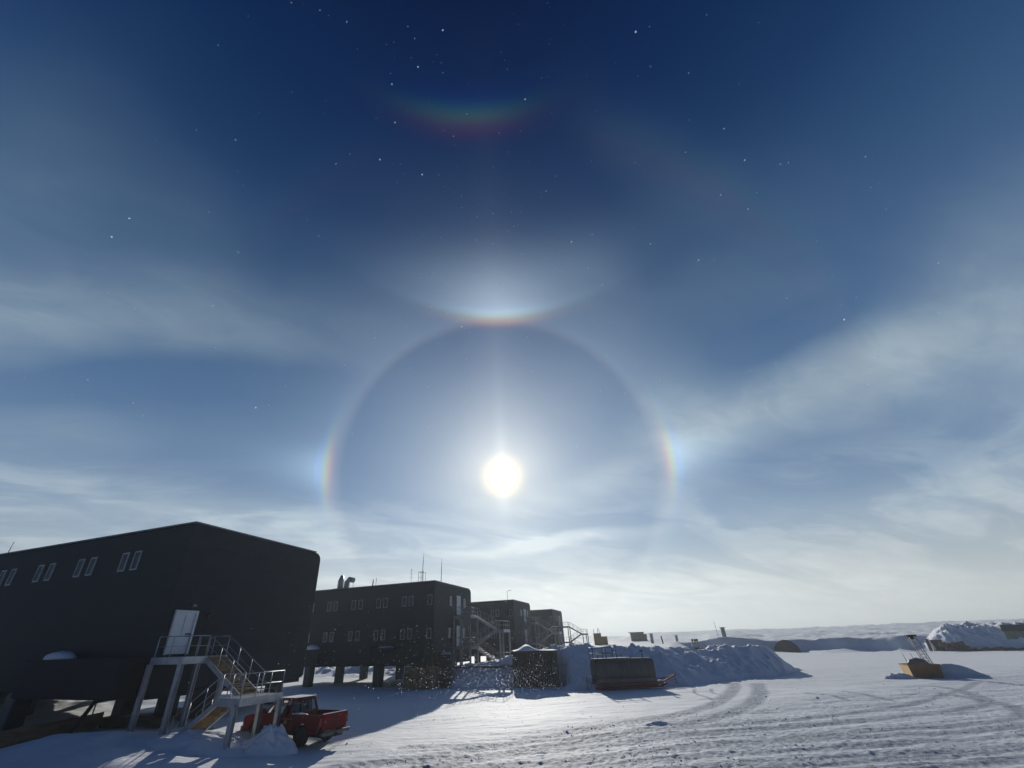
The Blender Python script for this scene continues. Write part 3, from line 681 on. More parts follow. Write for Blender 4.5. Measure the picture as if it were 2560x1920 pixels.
# ------------------------------------------------------------------ pickup truck
def make_truck():
    t = thing('pickup_truck', 'red pickup truck with snow on its load bed parked behind the stair', 'truck', (-8.45, 23.35, gz(-8.45, 23.35)), math.atan2(.47, -.88))
    W = .86
    def arch(cx, r=.50, n=9): return [(cx + r * math.cos(R(a)), .42 + r * math.sin(R(a))) for a in np.linspace(172, 8, n)]
    # lower body side outline (x forward, z), cab + front first
    wb = 3.15
    def shell(outline, name, y0=-W, y1=W, taper=0, m=M_red, bev=.05, parent=t):
        b = MB(); b.prism([(x, y0, z) for x, z in outline], (0, 0, 0), (0, y1 - y0, 0)); return b.build(name, m, parent, bevel=bev)
    front = [(.86, .50)] + [(wb - .55, .46)] + arch(wb) + [(wb + .55, .46), (wb + .98, .48), (wb + 1.02, .80), (wb + .95, 1.02), (wb + .5, 1.12), (2.72, 1.20), (.86, 1.22)]
    shell(front, 'body')
    # cab greenhouse: four pillars, roof, see-through glass
    yb_, yt = .80, .64
    A = [(2.74, yb_, 1.18), (1.95, yt, 1.76), (.98, yt, 1.76), (.86, yb_, 1.18)]
    c = MB()
    for s in (1, -1):
        P = [Vector((x, s * y, z)) for x, y, z in A]
        c.beam(P[0], P[1], .07, .06); c.beam(P[2], P[3], .10, .10); c.beam(P[1], P[2], .08, .07)
        mid0 = Vector((1.72, s * yb_, 1.18)); mid1 = Vector((1.66, s * yt, 1.76)); c.beam(mid0, mid1, .07, .12)
        m0 = Vector((1.28, s * yb_, 1.18)); m1 = Vector((1.26, s * yt, 1.76)); c.beam(m0, m1, .06, .05)
        c.quad((1.28, s * (yb_ - .01), 1.18), (1.26, s * yt, 1.76), (1.66, s * yt, 1.76), (1.72, s * (yb_ - .01), 1.18)) if False else None
    c.build('cab', M_red, t, bevel=.02)
    MB().box((1.46, 0, 1.79), (1.05, 1.36, .07)).build('roof', M_red, t, bevel=.03)
    MB().bb(.88, 1.95, -.62, .62, 1.828, 1.845).build('roof_snow', M_cap, t)
    g = MB()
    for s in (1, -1):
        g.quad((2.60, s * .79, 1.20), (1.95, s * .66, 1.74), (1.70, s * .66, 1.74), (1.75, s * .79, 1.20)); g.quad((1.66, s * .79, 1.20), (1.63, s * .66, 1.74), (1.30, s * .66, 1.74), (1.32, s * .79, 1.20))
    g.build('side_window', M_tint, t)
    MB().quad((2.72, .78, 1.2), (2.72, -.78, 1.2), (1.97, -.62, 1.74), (1.97, .62, 1.74)).build('windshield', M_tint, t)
    MB().quad((.87, .70, 1.24), (.87, -.70, 1.24), (.97, -.60, 1.70), (.97, .60, 1.70)).build('rear_window', M_tint, t)
    f = MB(); P = [Vector((.85, .72, 1.24)), Vector((.85, -.72, 1.24)), Vector((.96, -.61, 1.72)), Vector((.96, .61, 1.72))]
    for i in range(4): f.beam(P[i], P[(i + 1) % 4], .035, .045)
    f.beam((.85, .22, 1.24), (.96, .19, 1.72), .025, .03); f.beam((.85, -.22, 1.24), (.96, -.19, 1.72), .025, .03)
    f.build('rear_window_frame', M_dark, t)
    s_ = MB(); s_.box((1.5, 0, 1.25), (.22, 1.3, .5)); s_.build('seat', M_dark, t, bevel=.06)
    # load bed
    bed = [(.80, .50), (.56, .44)] + [(x, z) for x, z in reversed(arch(0))] + [(-.56, .44), (-1.12, .56), (-1.16, 1.26), (.80, 1.22)]
    for y0, y1, nm in ((W - .08, W, 'bed_side'), (-W, -W + .08, 'bed_side')):
        b = MB(); b.prism([(x, y0, z) for x, z in bed], (0, 0, 0), (0, y1 - y0, 0)); b.build(nm, M_red, t, bevel=.02)
    MB().bb(-1.1, .8, -W + .1, W - .1, .78, .84).build('bed_floor', M_dark, t)
    MB().bb(.72, .80, -W + .08, W - .08, .5, 1.22).build('bed_front', M_red, t)
    tg = MB().bb(-1.22, -1.16, -.72, .72, .62, 1.26); tg = tg.build('tailgate', M_red, t, bevel=.02)
    MB().bb(-1.232, -1.221, -.70, .70, .90, .925).bb(-1.235, -1.222, -.14, .14, 1.08, 1.16).build('tailgate_trim', M_dark, tg)
    MB().bb(-1.225, -1.16, -.70, .70, 1.262, 1.285).build('snow_rim', M_cap, tg)
    for s in (1, -1):
        MB().box((-1.175, s * .79, .98), (.08, .13, .34)).build('taillight', M_lamp, t, bevel=.02)
        MB().box((wb + 1.0, s * .66, .86), (.08, .3, .18)).build('headlight', M_glass, t, bevel=.02)
    MB().dome((.25, W - .13, 1.215), .52, .12, .07, wob=.2, seed=4).build('bed_snow', M_cap, t)
    bm_ = MB().bb(-1.42, -1.22, -.84, .84, .46, .62); bm_.build('rear_bumper', M_chrome, t, bevel=.04)
    MB().bb(-1.50, -1.40, -.07, .07, .44, .50).bb(-1.30, -1.0, -.5, .5, .36, .45).build('tow_hitch', M_dark, t)
    MB().bb(wb + .95, wb + 1.15, -.85, .85, .42, .62).build('front_bumper', M_chrome, t, bevel=.04)
    MB().bb(-1.0, 3.9, -.42, .42, .34, .50).build('chassis', M_dark, t)
    MB().bb(.9, 2.6, W + .001, W + .02, .5, .56).build('side_sill', M_dark, t)
    for s in (1, -1):
        mo = MB().tube([(2.45, s * .82, 1.22), (2.5, s * 1.0, 1.28)], .025, 6); mo.box((2.5, s * 1.02, 1.32), (.08, .17, .22)); mo.build('mirror', M_dark, t, bevel=.02)
    d = MB().bb(1.66, 1.672, W + .001, W + .006, .56, 1.18).bb(2.62, 2.632, W + .001, W + .006, .6, 1.16).bb(1.66, 2.63, W + .001, W + .006, .555, .567).build('door_line', M_dark, t)
    MB().bb(1.74, 1.9, W + .002, W + .03, 1.06, 1.09).build('door_handle', M_chrome, t)
    MB().prism([(.93, W + .002, .84), (1.13, W + .002, .82), (1.17, W + .002, .93), (1.08, W + .002, 1.0), (.96, W + .002, .98)], (0, 0, 0), (0, .004, 0)).build('side_emblem', M_yel, t)
    MB().bb(.62, 1.55, W + .002, W + .005, 1.01, 1.05).build('side_lettering', M_grey, t)
    for x in (0, wb):
        for s in (1, -1):
            pr = [(.0, .20), (.0, .36), (.04, .42), (.20, .43), (.24, .37), (.24, .20)]
            b = MB(); n = 28; base = len(b.v)
            for i in range(n):
                a = 2 * math.pi * i / n
                for (yy, rr) in pr: b.v.append((x + rr * math.cos(a), s * (W - .02) - s * .22 + s * yy, .43 + rr * math.sin(a)))
            m_ = len(pr)
            for i in range(n):
                for j in range(m_ - 1):
                    p, q = base + i * m_ + j, base + ((i + 1) % n) * m_ + j; b.f.append((p, p + 1, q + 1, q) if s > 0 else (q, q + 1, p + 1, p)); b.sm.append(True)
            w = b.build('wheel', M_dark, t)
            y = s * (W - .06)
            rim = MB().tube([(x, y - s * .1, .43), (x, y, .43)], [.22, .21], 20)
            for i in range(6):
                a = math.pi * 2 * i / 6; rim.box((x + .12 * math.cos(a), y + s * .012, .43 + .12 * math.sin(a)), (.16, .02, .05), Matrix.Rotation(-a, 3, 'Y'))
            rim.tube([(x, y, .43), (x, y + s * .05, .43)], [.06, .05], 10); rim.build('rim', M_rim, w)
    return t
def tint():
    m = bpy.data.materials.new('tinted_glass'); m.use_nodes = True; nt = m.node_tree; b = NB(nt); nt.nodes.clear()
    o = b.new('ShaderNodeOutputMaterial'); mx = b.new('ShaderNodeMixShader'); tr = b.new('ShaderNodeBsdfTransparent'); gl = b.new('ShaderNodeBsdfGlossy')
    tr.inputs[0].default_value = (.42, .50, .50, 1); gl.inputs['Roughness'].default_value = .05; gl.inputs[0].default_value = (.8, .85, .85, 1)
    fr = b.new('ShaderNodeFresnel'); fr.inputs[0].default_value = 1.5; nt.links.new(fr.outputs[0], mx.inputs[0]); nt.links.new(tr.outputs[0], mx.inputs[1]); nt.links.new(gl.outputs[0], mx.inputs[2])
    nt.links.new(mx.outputs[0], o.inputs[0]); return m
M_tint = tint(); M_rim_ = 0
M_rim = mat('wheel_rim', (.13, .135, .14), (.08, .08, .085), .45, .6, 5)
make_truck()

# ------------------------------------------------------------------ things half buried near the wings
def wp(n, t, z=0): x, y = unrow(n, t); return (x, y, z)
def panel(name, label, cat, pts, th, h, m, posts=True, group=None):
    """sheet wall following ground points, height h"""
    x0, y0 = pts[0]; t = thing(name, label, cat, (x0, y0, 0), 0, group)
    b = MB(); f = MB()
    for (a, c) in zip(pts[:-1], pts[1:]):
        za, zc = gz(*a), gz(*c); d = Vector((c[0] - a[0], c[1] - a[1])).normalized(); nrm = Vector((-d.y, d.x)) * th / 2
        P = []
        for (q, z) in ((a, za), (c, zc)):
            for s in (-1, 1): P.append((q[0] - x0 + s * nrm.x, q[1] - y0 + s * nrm.y, z))
        lo, hi = -.5, h
        i = len(b.v)
        for (x, y, z) in P: b.v.append((x, y, z + lo))
        for (x, y, z) in P: b.v.append((x, y, z + hi))
        for fc in ((0, 2, 6, 4), (3, 1, 5, 7), (1, 0, 4, 5), (2, 3, 7, 6), (4, 6, 7, 5)): b.f.append(tuple(i + k for k in fc)); b.sm.append(False)
        if posts: f.bb(a[0] - x0 - .05, a[0] - x0 + .05, a[1] - y0 - .12, a[1] - y0 - .03, za - .3, za + h + .05)
    b.build('sheet', m, t)
    if posts: f.build('batten', M_ply, t)
    return t
panel('plywood_barrier', 'brown plywood sheets half buried in snow at the lower left corner', 'barrier', [(-22.5, 20.4), (-20.3, 21.2), (-20.2, 24.0), (-21.5, 26.8)], .06, .62, M_ply)
panel('plywood_barrier', 'low brown plywood strip in the snow between the pale stair posts', 'barrier', [(-20.9, 26.2), (-19.0, 25.6), (-16.9, 25.2)], .06, .42, M_ply)
def pipe(name, label, pts, r, m, cat='pipe'):
    x0, y0, _ = pts[0]; t = MB().tube([(x - x0, y - y0, z) for x, y, z in pts], r, 8).build(name, m); t.location = (x0, y0, 0); tag(t, label, cat); return t
pipe('drain_pipe', 'dark bent pipe rising out of the snow beneath the nearest wing', [(-18.9, 21.6, .3), (-20.0, 23.9, 1.55), (-20.4, 24.6, 1.85), (-20.3, 25.4, 2.0), (-18.6, 27.8, 2.12), (-16.2, 31.0, 2.2)], .10, M_dark)
def handrail():
    t = thing('handrail', 'thin pale handrail running beneath the nearest wing', 'railing', (-21.5, 26, 0))
    P = [(-23.5, 28.5), (-20.5, 29.6), (-17.5, 30.8), (-14.5, 32)]
    b = MB().tube([(x + 21.5, y - 26, gz(x, y) + 1.05) for x, y in P], .03, 6); b.build('rail', M_galv, t)
    for x, y in P: MB().tube([(x + 21.5, y - 26, gz(x, y) - .3), (x + 21.5, y - 26, gz(x, y) + 1.05)], .04, 6).build('post', M_galv, t)
handrail()

def crate(name, label, x, y, rz, dx, dy, h, m, cat='crate', group=None, snow=0, ribs=True, z0=None):
    z = gz(x, y) - .15 if z0 is None else z0
    t = thing(name, label, cat, (x, y, z), rz, group)
    MB().bb(-dx/2, dx/2, -dy/2, dy/2, 0, h).build('box', m, t, bevel=.03)
    if ribs:
        b = MB(); n = max(2, int(dx / .8))
        for i in range(n + 1):
            xx = -dx/2 + .06 + (dx - .12) * i / n; b.bb(xx - .05, xx + .05, -dy/2 - .05, -dy/2 - .002, .02, h - .02)
        b.bb(-dx/2, dx/2, -dy/2 - .075, -dy/2 - .052, h - .16, h - .04); b.bb(-dx/2, dx/2, -dy/2 - .075, -dy/2 - .052, .05, .17)
        b.build('batten', m, t)
    if snow: MB().dome((0, 0, h), dx * .46, dy * .42, snow, wob=.12, seed=int(h * 10)).build('snow_cap', M_cap, t)
    return t
crate('wooden_crate', 'brown wooden crate standing in the shade below the second wing', -7.4, 49.6, R(-12), 3.3, 1.6, 2.15, M_crate, snow=0)
crate('equipment_box', 'dark box on top of the bank behind the brown wooden crate', -7.1, 51.6, R(-12), 3.2, 1.4, 3.3, M_cont)
crate('equipment_box', 'black upright box just right of the brown wooden crate', -5.0, 50.3, R(-12), 1.3, 1.4, 3.2, M_under, snow=.15)
# planks along the terrace edge
def planks():
    pts = [(-4.5, 50.2), (-2.2, 50.0), (0.4, 50.1), (2.6, 50.0)]
    t = thing('plank_edging', 'weathered brown planks edging the snow terrace left of the container', 'planks', (pts[0][0], pts[0][1], 1.72))
    for i, (a, c) in enumerate(zip(pts[:-1], pts[1:])):
        b = MB(); b.beam((a[0] - pts[0][0] + .03, a[1] - pts[0][1], .02 * i), (c[0] - pts[0][0] - .03, c[1] - pts[0][1], .03), .35, .22); b.build('plank', M_arch, t, bevel=.01)
planks()

def container():
    x, y = 4.35, 48.3
    t = thing('shipping_container', 'dark weathered shipping container with a snow drift on its roof', 'container', (x, y, gz(x, y) - .1), R(2))
    dx, dy, h = 4.4, 2.4, 3.2
    # corrugated long side built as folded sheet
    prof = []; n = 22
    for i in range(n):
        x0 = -dx/2 + .12 + (dx - .24) * i / n; w = (dx - .24) / n
        prof += [(x0, -dy/2), (x0 + w * .3, -dy/2), (x0 + w * .5, -dy/2 + .06), (x0 + w * .8, -dy/2 + .06)]
    prof.append((dx/2 - .12, -dy/2)); prof += [(dx/2 - .12, dy/2), (-dx/2 + .12, dy/2)]
    MB().prism([(a, b_, .16) for a, b_ in prof], (0, 0, 0), (0, 0, h - .3)).build('corrugated_wall', M_cont, t)
    f = MB()
    for sx in (-1, 1):
        for sy in (-1, 1): f.bb(sx * dx/2 - .12 * (sx > 0) - .0, sx * dx/2 + .12 * (sx < 0), sy * dy/2 - .12 * (sy > 0) - (.03 if sy < 0 else 0), sy * dy/2 + .12 * (sy < 0), 0, h)
    for zz in (0, h - .14):
        f.bb(-dx/2 + .12, dx/2 - .12, -dy/2 - .02, -dy/2 + .1, zz, zz + .14); f.bb(-dx/2 + .12, dx/2 - .12, dy/2 - .1, dy/2, zz, zz + .14)
    f.build('frame', M_cont, t, bevel=.02)
    MB().bb(-dx/2 + .02, dx/2 - .02, -dy/2 + .02, dy/2 - .02, h + .002, h + .05).build('roof', M_cont, t)
    # wind-shaped snow on the roof
    xs = np.linspace(-1, 1, 40); ys = np.linspace(-1, 1, 16); U, V = np.meshgrid(xs, ys)
    H = .05 + .55 * np.exp(-((U + .35) / .33) ** 2) * (1 - .5 * V ** 2) + .04 * fbm(U * 3, V * 3, 3, 5); H = H * (np.abs(V) < .99)
    o = grid_mesh('roof_snow', U * dx / 2 * 1.01, V * dy / 2 * 1.02, H + h + .04, M_cap); o.parent = t
container()

def tank_sled():
    x, y = 11.95, 43.6
    t = thing('tank_sled', 'dark horizontal fuel tank on a red sled with a tow bar to the right', 'fuel tank', (x, y, gz(x, y) + .1), R(5)); t.scale = (.89,) * 3
    Lh = 3.05
    # flattened tank body (rounded box section), slightly tilted ends
    prof = []
    for i in range(28):
        a = 2 * math.pi * i / 28; ca, sa = math.cos(a), math.sin(a); e = .62
        prof.append((-Lh, 1.05 * abs(ca) ** e * (1 if ca > 0 else -1), 1.62 + 1.02 * abs(sa) ** e * (1 if sa > 0 else -1)))
    MB().prism(prof, (0, 0, 0), (2 * Lh, 0, 0), smooth=True).build('tank', M_tank, t, bevel=.06)
    b = MB()
    for xx in (-2.2, -.7, .8, 2.3): b.prism([(xx, y_ * 1.012, 1.62 + (z_ - 1.62) * 1.012) for _, y_, z_ in prof], (0, 0, 0), (.06, 0, 0))
    b.build('tank_strap', M_tank, t)
    MB().bb(-Lh - .02, Lh + .05, -1.0, 1.0, .52, .86).build('tank_cradle', M_tankb, t, bevel=.03)
    d = MB().bb(-Lh - .35, Lh + .55, -1.1, -.85, .28, .50); d.bb(-Lh - .35, Lh + .55, .85, 1.1, .28, .50)
    for xx in np.linspace(-Lh, Lh, 5): d.bb(xx - .08, xx + .08, -.85, .85, .30, .48)
    d.build('sled_frame', M_sledr, t, bevel=.02)
    for s in (-1, 1):
        r_ = MB(); r_.prism([(-Lh - .3, s * .97 - .12, .02), (Lh + .4, s * .97 - .12, .02), (Lh + 1.0, s * .97 - .12, .34), (Lh + .9, s * .97 - .12, .42), (Lh + .35, s * .97 - .12, .14), (-Lh - .3, s * .97 - .12, .14)], (0, 0, 0), (0, .24, 0)); r_.build('runner', M_sledr, t)
        MB().bb(-Lh, Lh, s * .97 - .05, s * .97 + .05, .14, .28).build('runner_web', M_under, t)
    tb = MB().beam((Lh + .5, -.9, .42), (Lh + 2.3, -.1, .92), .10, .12).beam((Lh + .5, .9, .42), (Lh + 2.3, .1, .92), .10, .12); tb.build('tow_bar', M_sledr, t)
    MB().tube([(Lh + 2.25, 0, .92), (Lh + 2.5, 0, .96)], .08, 8).tube([(Lh + 2.35, 0, .9), (Lh + 2.5, 0, .1)], .03, 6).build('tow_eye', M_galvd, t)
    MB().dome((Lh + .45, -.6, .49), .35, .35, .14, seed=3).build('snow_cap', M_cap, t)
    # service platform rail on top left, ladder down the left end
    zt = 2.63; r_ = MB()
    for xx in (-Lh - .15, -Lh + 1.25, -Lh + 2.35):
        for yy in (-.85, .3): r_.tube([(xx, yy, zt - .1), (xx, yy, zt + 1.02)], .035, 6)
    for zz in (.5, 1.02):
        r_.tube([(-Lh - .15, -.85, zt + zz), (-Lh + 2.35, -.85, zt + zz)], .03, 6); r_.tube([(-Lh - .15, .3, zt + zz), (-Lh + 2.35, .3, zt + zz)], .03, 6); r_.tube([(-Lh - .15, -.85, zt + zz), (-Lh - .15, .3, zt + zz)], .03, 6); r_.tube([(-Lh + 2.35, -.85, zt + zz), (-Lh + 2.35, .3, zt + zz)], .03, 6)
    r_.build('guard_rail', M_blues, t)
    MB().bb(-Lh - .1, -Lh + 2.3, -.8, .25, zt - .02, zt + .04).build('platform', M_blues, t)
    MB().bb(-Lh + .1, -Lh + .95, -.5, .0, zt + .30, zt + .36).bb(-Lh + .48, -Lh + .54, -.3, -.24, zt + .04, zt + .30).build('hose_reel', M_blues, t)
    l = MB().tube([(-Lh - .2, -.8, .3), (-Lh - .15, -.85, zt)], .035, 6).tube([(-Lh - .2, -.3, .3), (-Lh - .15, -.3, zt)], .035, 6)
    for i in range(8): l.tube([(-Lh - .19, -.8, .5 + i * .28), (-Lh - .19, -.3, .5 + i * .28)], .018, 5)
    l.build('ladder', M_blues, t)
    v = MB().tube([(2.35, -.1, zt - .05), (2.3, -.1, zt + .55)], .045, 8).box((2.28, -.1, zt + .62), (.30, .2, .2)); v.build('vent', M_blues, t)
    MB().tube([(.1, -.1, zt - .05), (.1, -.1, zt + .32), (-.15, -.1, zt + .32)], .04, 6).build('valve', M_blues, t)
    MB().tube([(1.0, -.2, zt - .05), (1.0, -.2, zt + .22)], .05, 6).build('filler_cap', M_blues, t)
    MB().bb(-.9, .7, -.6, .4, zt + .0, zt + .06).build('snow_strip', M_cap, t)
    # jack stand and hose clutter at the left end
    j = MB().tube([(-Lh - .35, -.9, .8), (-Lh - 1.0, -1.0, 0)], .03, 5).tube([(-Lh - .35, -.9, 1.25), (-Lh - 1.1, -1.0, 1.2), (-Lh - 1.15, -1.0, 0)], .03, 5); j.build('hose_stand', M_blues, t)
tank_sled()

def crate_mast():
    x, y = 40.6, 45.3
    t = thing('mast_crate', 'open brown plywood crate with a leaning lattice mast on the right snowfield', 'crate', (x, y, gz(x, y) - .1), R(-23)); t.scale = (.76,) * 3
    # hopper-like box: wider at the top
    dx, dy, h = 1.55, 1.3, 1.55
    def ring(z, s): return [Vector((-dx * s, -dy * s, z)), Vector((dx * s, -dy * s, z)), Vector((dx * s, dy * s, z)), Vector((-dx * s, dy * s, z))]
    lo, hi = ring(0, .9), ring(h, 1.0)
    b = MB(); b.quad(lo[0], lo[1], hi[1], hi[0]); b.quad(lo[1], lo[2], hi[2], hi[1]); b.quad(lo[2], lo[3], hi[3], hi[2])
    o = b.build('side', M_crate, t); m = o.modifiers.new('thick', 'SOLIDIFY'); m.thickness = .05
    b = MB(); b.quad(lo[3], lo[0], hi[0], hi[3]); o = b.build('side', M_crate_lit, t, label='plywood side painted pale as if sunlit'); m = o.modifiers.new('thick', 'SOLIDIFY'); m.thickness = .05
    MB().bb(-dx * .82, dx * .82, -dy * .8, dy * .8, 0, .9).build('fill', M_pile, t)
    f = MB()
    for i in range(4): f.beam(hi[i], hi[(i + 1) % 4], .08, .08)
    f.build('rim', M_crate, t)
    d = MB().tube([(-.9, 0, h - .2), (-.6, 0, h + .22), (0, 0, h + .38), (.6, 0, h + .22), (.8, 0, h - .2)], .35, 8); d.build('motor_cover', M_galvd, t)
    # lattice mast, upright
    mx = 1.0; top = h + 3.15; w = .32; g = MB()
    cs = [(mx - w, -w), (mx + w, -w), (mx + w, w), (mx - w, w)]; lean = -.28
    def P(c, z): return (c[0] + lean * (z - h) / 3.15 * 2.0, c[1], z)
    for c in cs: g.tube([P(c, .6), P(c, top)], .04, 6)
    zs = np.arange(h - .2, top, .42)
    for i in range(len(zs) - 1):
        for j in range(4): g.tube([P(cs[j], zs[i]), P(cs[(j + 1) % 4], zs[i + 1])], .02, 5); g.tube([P(cs[j], zs[i]), P(cs[(j + 1) % 4], zs[i])], .02, 5)
    g.build('lattice_mast', M_galv, t)
    hd = MB(); hd.box((mx + lean * 2 - .0, 0, top + .05), (.95, .85, .18)); hd.box((mx + lean * 2 - .1, 0, top - .22), (.5, .6, .35)); hd.build('mast_head', M_dark, t, bevel=.03)
    for xx in (-1.15, -.35): MB().tube([(xx, -.7, .9), (xx - .25, -.7, h + 1.25)], .03, 6).build('stake', M_galvd, t)
crate_mast()

# ------------------------------------------------------------------ distant things
def at(azd, d): return d * math.sin(R(azd)), d * math.cos(R(azd))
def bin_():
    for azd, d, dx, h, lab, pipes in ((13.0, 116, 1.75, 2.5, 'taller yellow crate with two thin pipes on top, far behind the tank', True), (13.75, 118.5, 1.5, 1.75, 'lower tan crate touching the right side of the taller yellow crate', False)):
        x, y = at(azd, d); z = gz(x, y) - .1
        t = thing('yellow_crate', lab, 'crate', (x, y, z), R(-10), None)
        MB().bb(-dx/2, dx/2, -1, 1, 0, h).build('box', M_yelc, t, bevel=.05)
        MB().bb(-dx/2 - .05, dx/2 + .05, -1.06, 1.06, h + .002, h + .14).bb(-dx/2 - .04, dx/2 + .04, -1.05, -1.002, h * .5, h * .5 + .12).build('rim', M_yelc, t)
        if pipes:
            MB().tube([(-.7, 0, h), (-.7, 0, h + 1.15)], .05, 6).build('pipe', M_galvd, t)
            MB().tube([(.15, 0, h), (.3, 0, h + 1.25), (.5, 0, h + 1.2), (.65, 0, h)], .05, 6).build('pipe', M_galvd, t)
bin_()
def hut():
    x, y = at(17.75, 150); z = gz(x, y) - .3
    t = thing('storage_hut', 'flat roofed tan hut on the snow ridge beyond the pile', 'hut', (x, y, z), R(-14))
    MB().bb(-2.3, 1.6, -1.3, 1.3, 0, 2.5).build('wall', M_tan, t, bevel=.04); MB().bb(-2.75, 1.7, -1.5, 1.4, 2.502, 2.72).build('roof', M_tan, t, bevel=.03)
    MB().bb(1.75, 2.4, -1.2, 1.0, 0, 2.1).build('side_locker', M_tan, t, bevel=.03)
    b = MB()
    for xx in (-1.5, -.7, .1, .9): b.bb(xx - .05, xx + .05, -1.36, -1.302, .1, 2.4)
    b.build('batten', M_tan, t)
hut()
def post(azd, d, h, w, lab, m=M_post, cap=True, lean=0):
    x, y = at(azd, d); z = gz(x, y) - .3
    t = thing('marker_post', lab, 'post', (x, y, z))
    MB().beam((0, 0, 0), (lean, 0, h), w, w).build('shaft', m, t, bevel=.02)
    if cap: MB().box((lean, 0, h + .07), (w * 1.5, w * 1.5, .12)).build('cap', m, t)
post(19.2, 118, 2.3, .55, 'pale square post just right of the tan hut'); post(20.35, 112, 1.9, .22, 'thin dark leaning stake left of the exhaust stacks', M_under, False, -.2)
post(21.9, 150, 1.9, .55, 'short dark post on the ridge above the exhaust stacks', M_galvd); post(26.85, 140, 2.6, .75, 'thick grey green post below the thin leaning mast', M_green)
def mast():
    x, y = at(26.25, 190); z = gz(x, y)
    pipe('radio_mast', 'thin leaning radio mast on the skyline', [(x, y, z - .5), (x - .15, y, z + 3), (x - .3, y, z + 5.4)], .07, M_galvd, 'mast')
mast()
def stacks():
    x, y = at(23.9, 100); z = gz(x, y) - .4
    t = thing('generator_shed', 'grey shed with white exhaust stacks half sunk behind the snow pile', 'shed', (x, y, z), R(-20))
    MB().bb(-1.2, 2.5, -1.2, 1.2, 0, 1.9).build('wall', M_arch, t, bevel=.06); MB().bb(-2.4, -1.22, -1.0, 1.0, 0, 1.2).build('porch', M_cont, t, bevel=.04)
    MB().bb(-2.5, -.9, -1.25, -1.202, 1.25, 1.4).build('lintel', M_galvd, t)
    MB().bb(-.95, .25, -.6, .5, 1.902, 2.6).build('stack_base', M_white, t, bevel=.05)
    for i, xx in enumerate((-.7, -.25, .15)):
        s = MB().tube([(xx, 0, 2.6), (xx, 0, 3.1)], .17, 8).build('stack', M_white, t); MB().tube([(xx, 0, 3.102), (xx - .05, 0, 3.45)], .19, 8).build('stack_tip', M_dark, s)
stacks()
def archshelter():
    x, y = at(32.2, 134.5); z = gz(x, y) - .1
    t = thing('arch_shelter', 'dark brown arched tunnel mouth set into the snow bank', 'shelter', (x, y, z), R(-32)); t.scale = (.84, 1, .84)
    p = [(2.9 * -1.25, 0, 0)]
    for i in range(17):
        a = math.pi - math.pi * i / 16; p.append((3.4 * math.cos(a) + (.35 if i < 8 else 0), 0, 3.5 * math.sin(a)))
    p.append((3.6, 0, 0)); p = p[1:-1]
    MB().prism(p, (0, 0, 0), (0, 6, 0), smooth=True).build('arch_wall', M_arch, t)
    b = MB()
    for i in range(len(p) - 1): b.beam((p[i][0], -.1, p[i][2]), (p[i + 1][0], -.1, p[i + 1][2]), .2, .14)
    b.build('arch_rim', M_arch, t)
archshelter()
def debris():
    # snow-buried shed line at the far right with rubble at its foot
    x, y = at(46.3, 137)
    xs = np.linspace(-1, 1, 150); ys = np.linspace(-1, 1, 70); U, V = np.meshgrid(xs, ys); c, s = math.cos(R(-46)), math.sin(R(-46))
    rx, ry = 9.5, 7.0; X = x + U * rx * c - V * ry * s; Y = y + U * rx * s + V * ry * c
    prof = np.clip((V + .84) * 1.6, 0, 1) ** .8 * sstep(U, -1.05, -.25) ** .6 * sstep(U, 1, .8) * sstep(V, 1, .4)
    Z = np.minimum(ground_h(X, Y), .6) + prof * (4.0 + 1.3 * fbm(U * 7 + V * 4, V * 3, 5, 33, .6)) - np.where(prof < .01, .6, 0)
    tag(grid_mesh('snow_drift', X, Y, Z, M_pile), 'streaked snow drift burying a shed at the far right', 'snow drift')
    t = thing('buried_shed', 'grey brown shed wall and rubble showing under the far right drift', 'shed', (x, y, .05), R(-46))
    rnd = random.Random(5)
    MB().bb(-7.6, -7.1, -6.2, -5.6, 0, 2.2).bb(-6.9, -5.2, -6.4, -5.4, 0, 2.0).build('wall', M_arch, t, bevel=.1)
    MB().beam((-7.0, -6.7, 2.1), (-6.6, -6.7, .2), .25, .3).build('prop', M_white, t)
    b = MB()
    for i in range(60):
        xx = rnd.uniform(-5.6, 6.2); hh = rnd.uniform(.2, .5) * (2.0 if xx < -2 else 1.1)
        b.box((xx, -6.7 + rnd.uniform(-.5, .3), hh / 2 + (.6 if xx < -3 and rnd.random() < .5 else 0)), (rnd.uniform(.5, 1.8), rnd.uniform(.4, 1), hh), Matrix.Rotation(rnd.uniform(-.4, .4), 3, 'Z') @ Matrix.Rotation(rnd.uniform(-.3, .3), 3, 'Y'))
    o = b.build('rubble', M_brown, t); tag(o, kind='stuff')
    x, y = at(48.6, 134)
    t = thing('green_hut', 'pale green hut panel with dark roof at the right edge of the frame', 'hut', (x, y, .05), R(-49))
    MB().bb(-1.5, 1.2, -1, 1, 0, 3.2).build('wall', M_green, t, bevel=.05); MB().bb(-1.6, 5, -1.1, 3, 3.202, 4.3).build('roof', M_arch, t, bevel=.05); MB().bb(1.25, 5, -.9, 2, 0, 3.2).build('annex', M_arch, t)
debris()

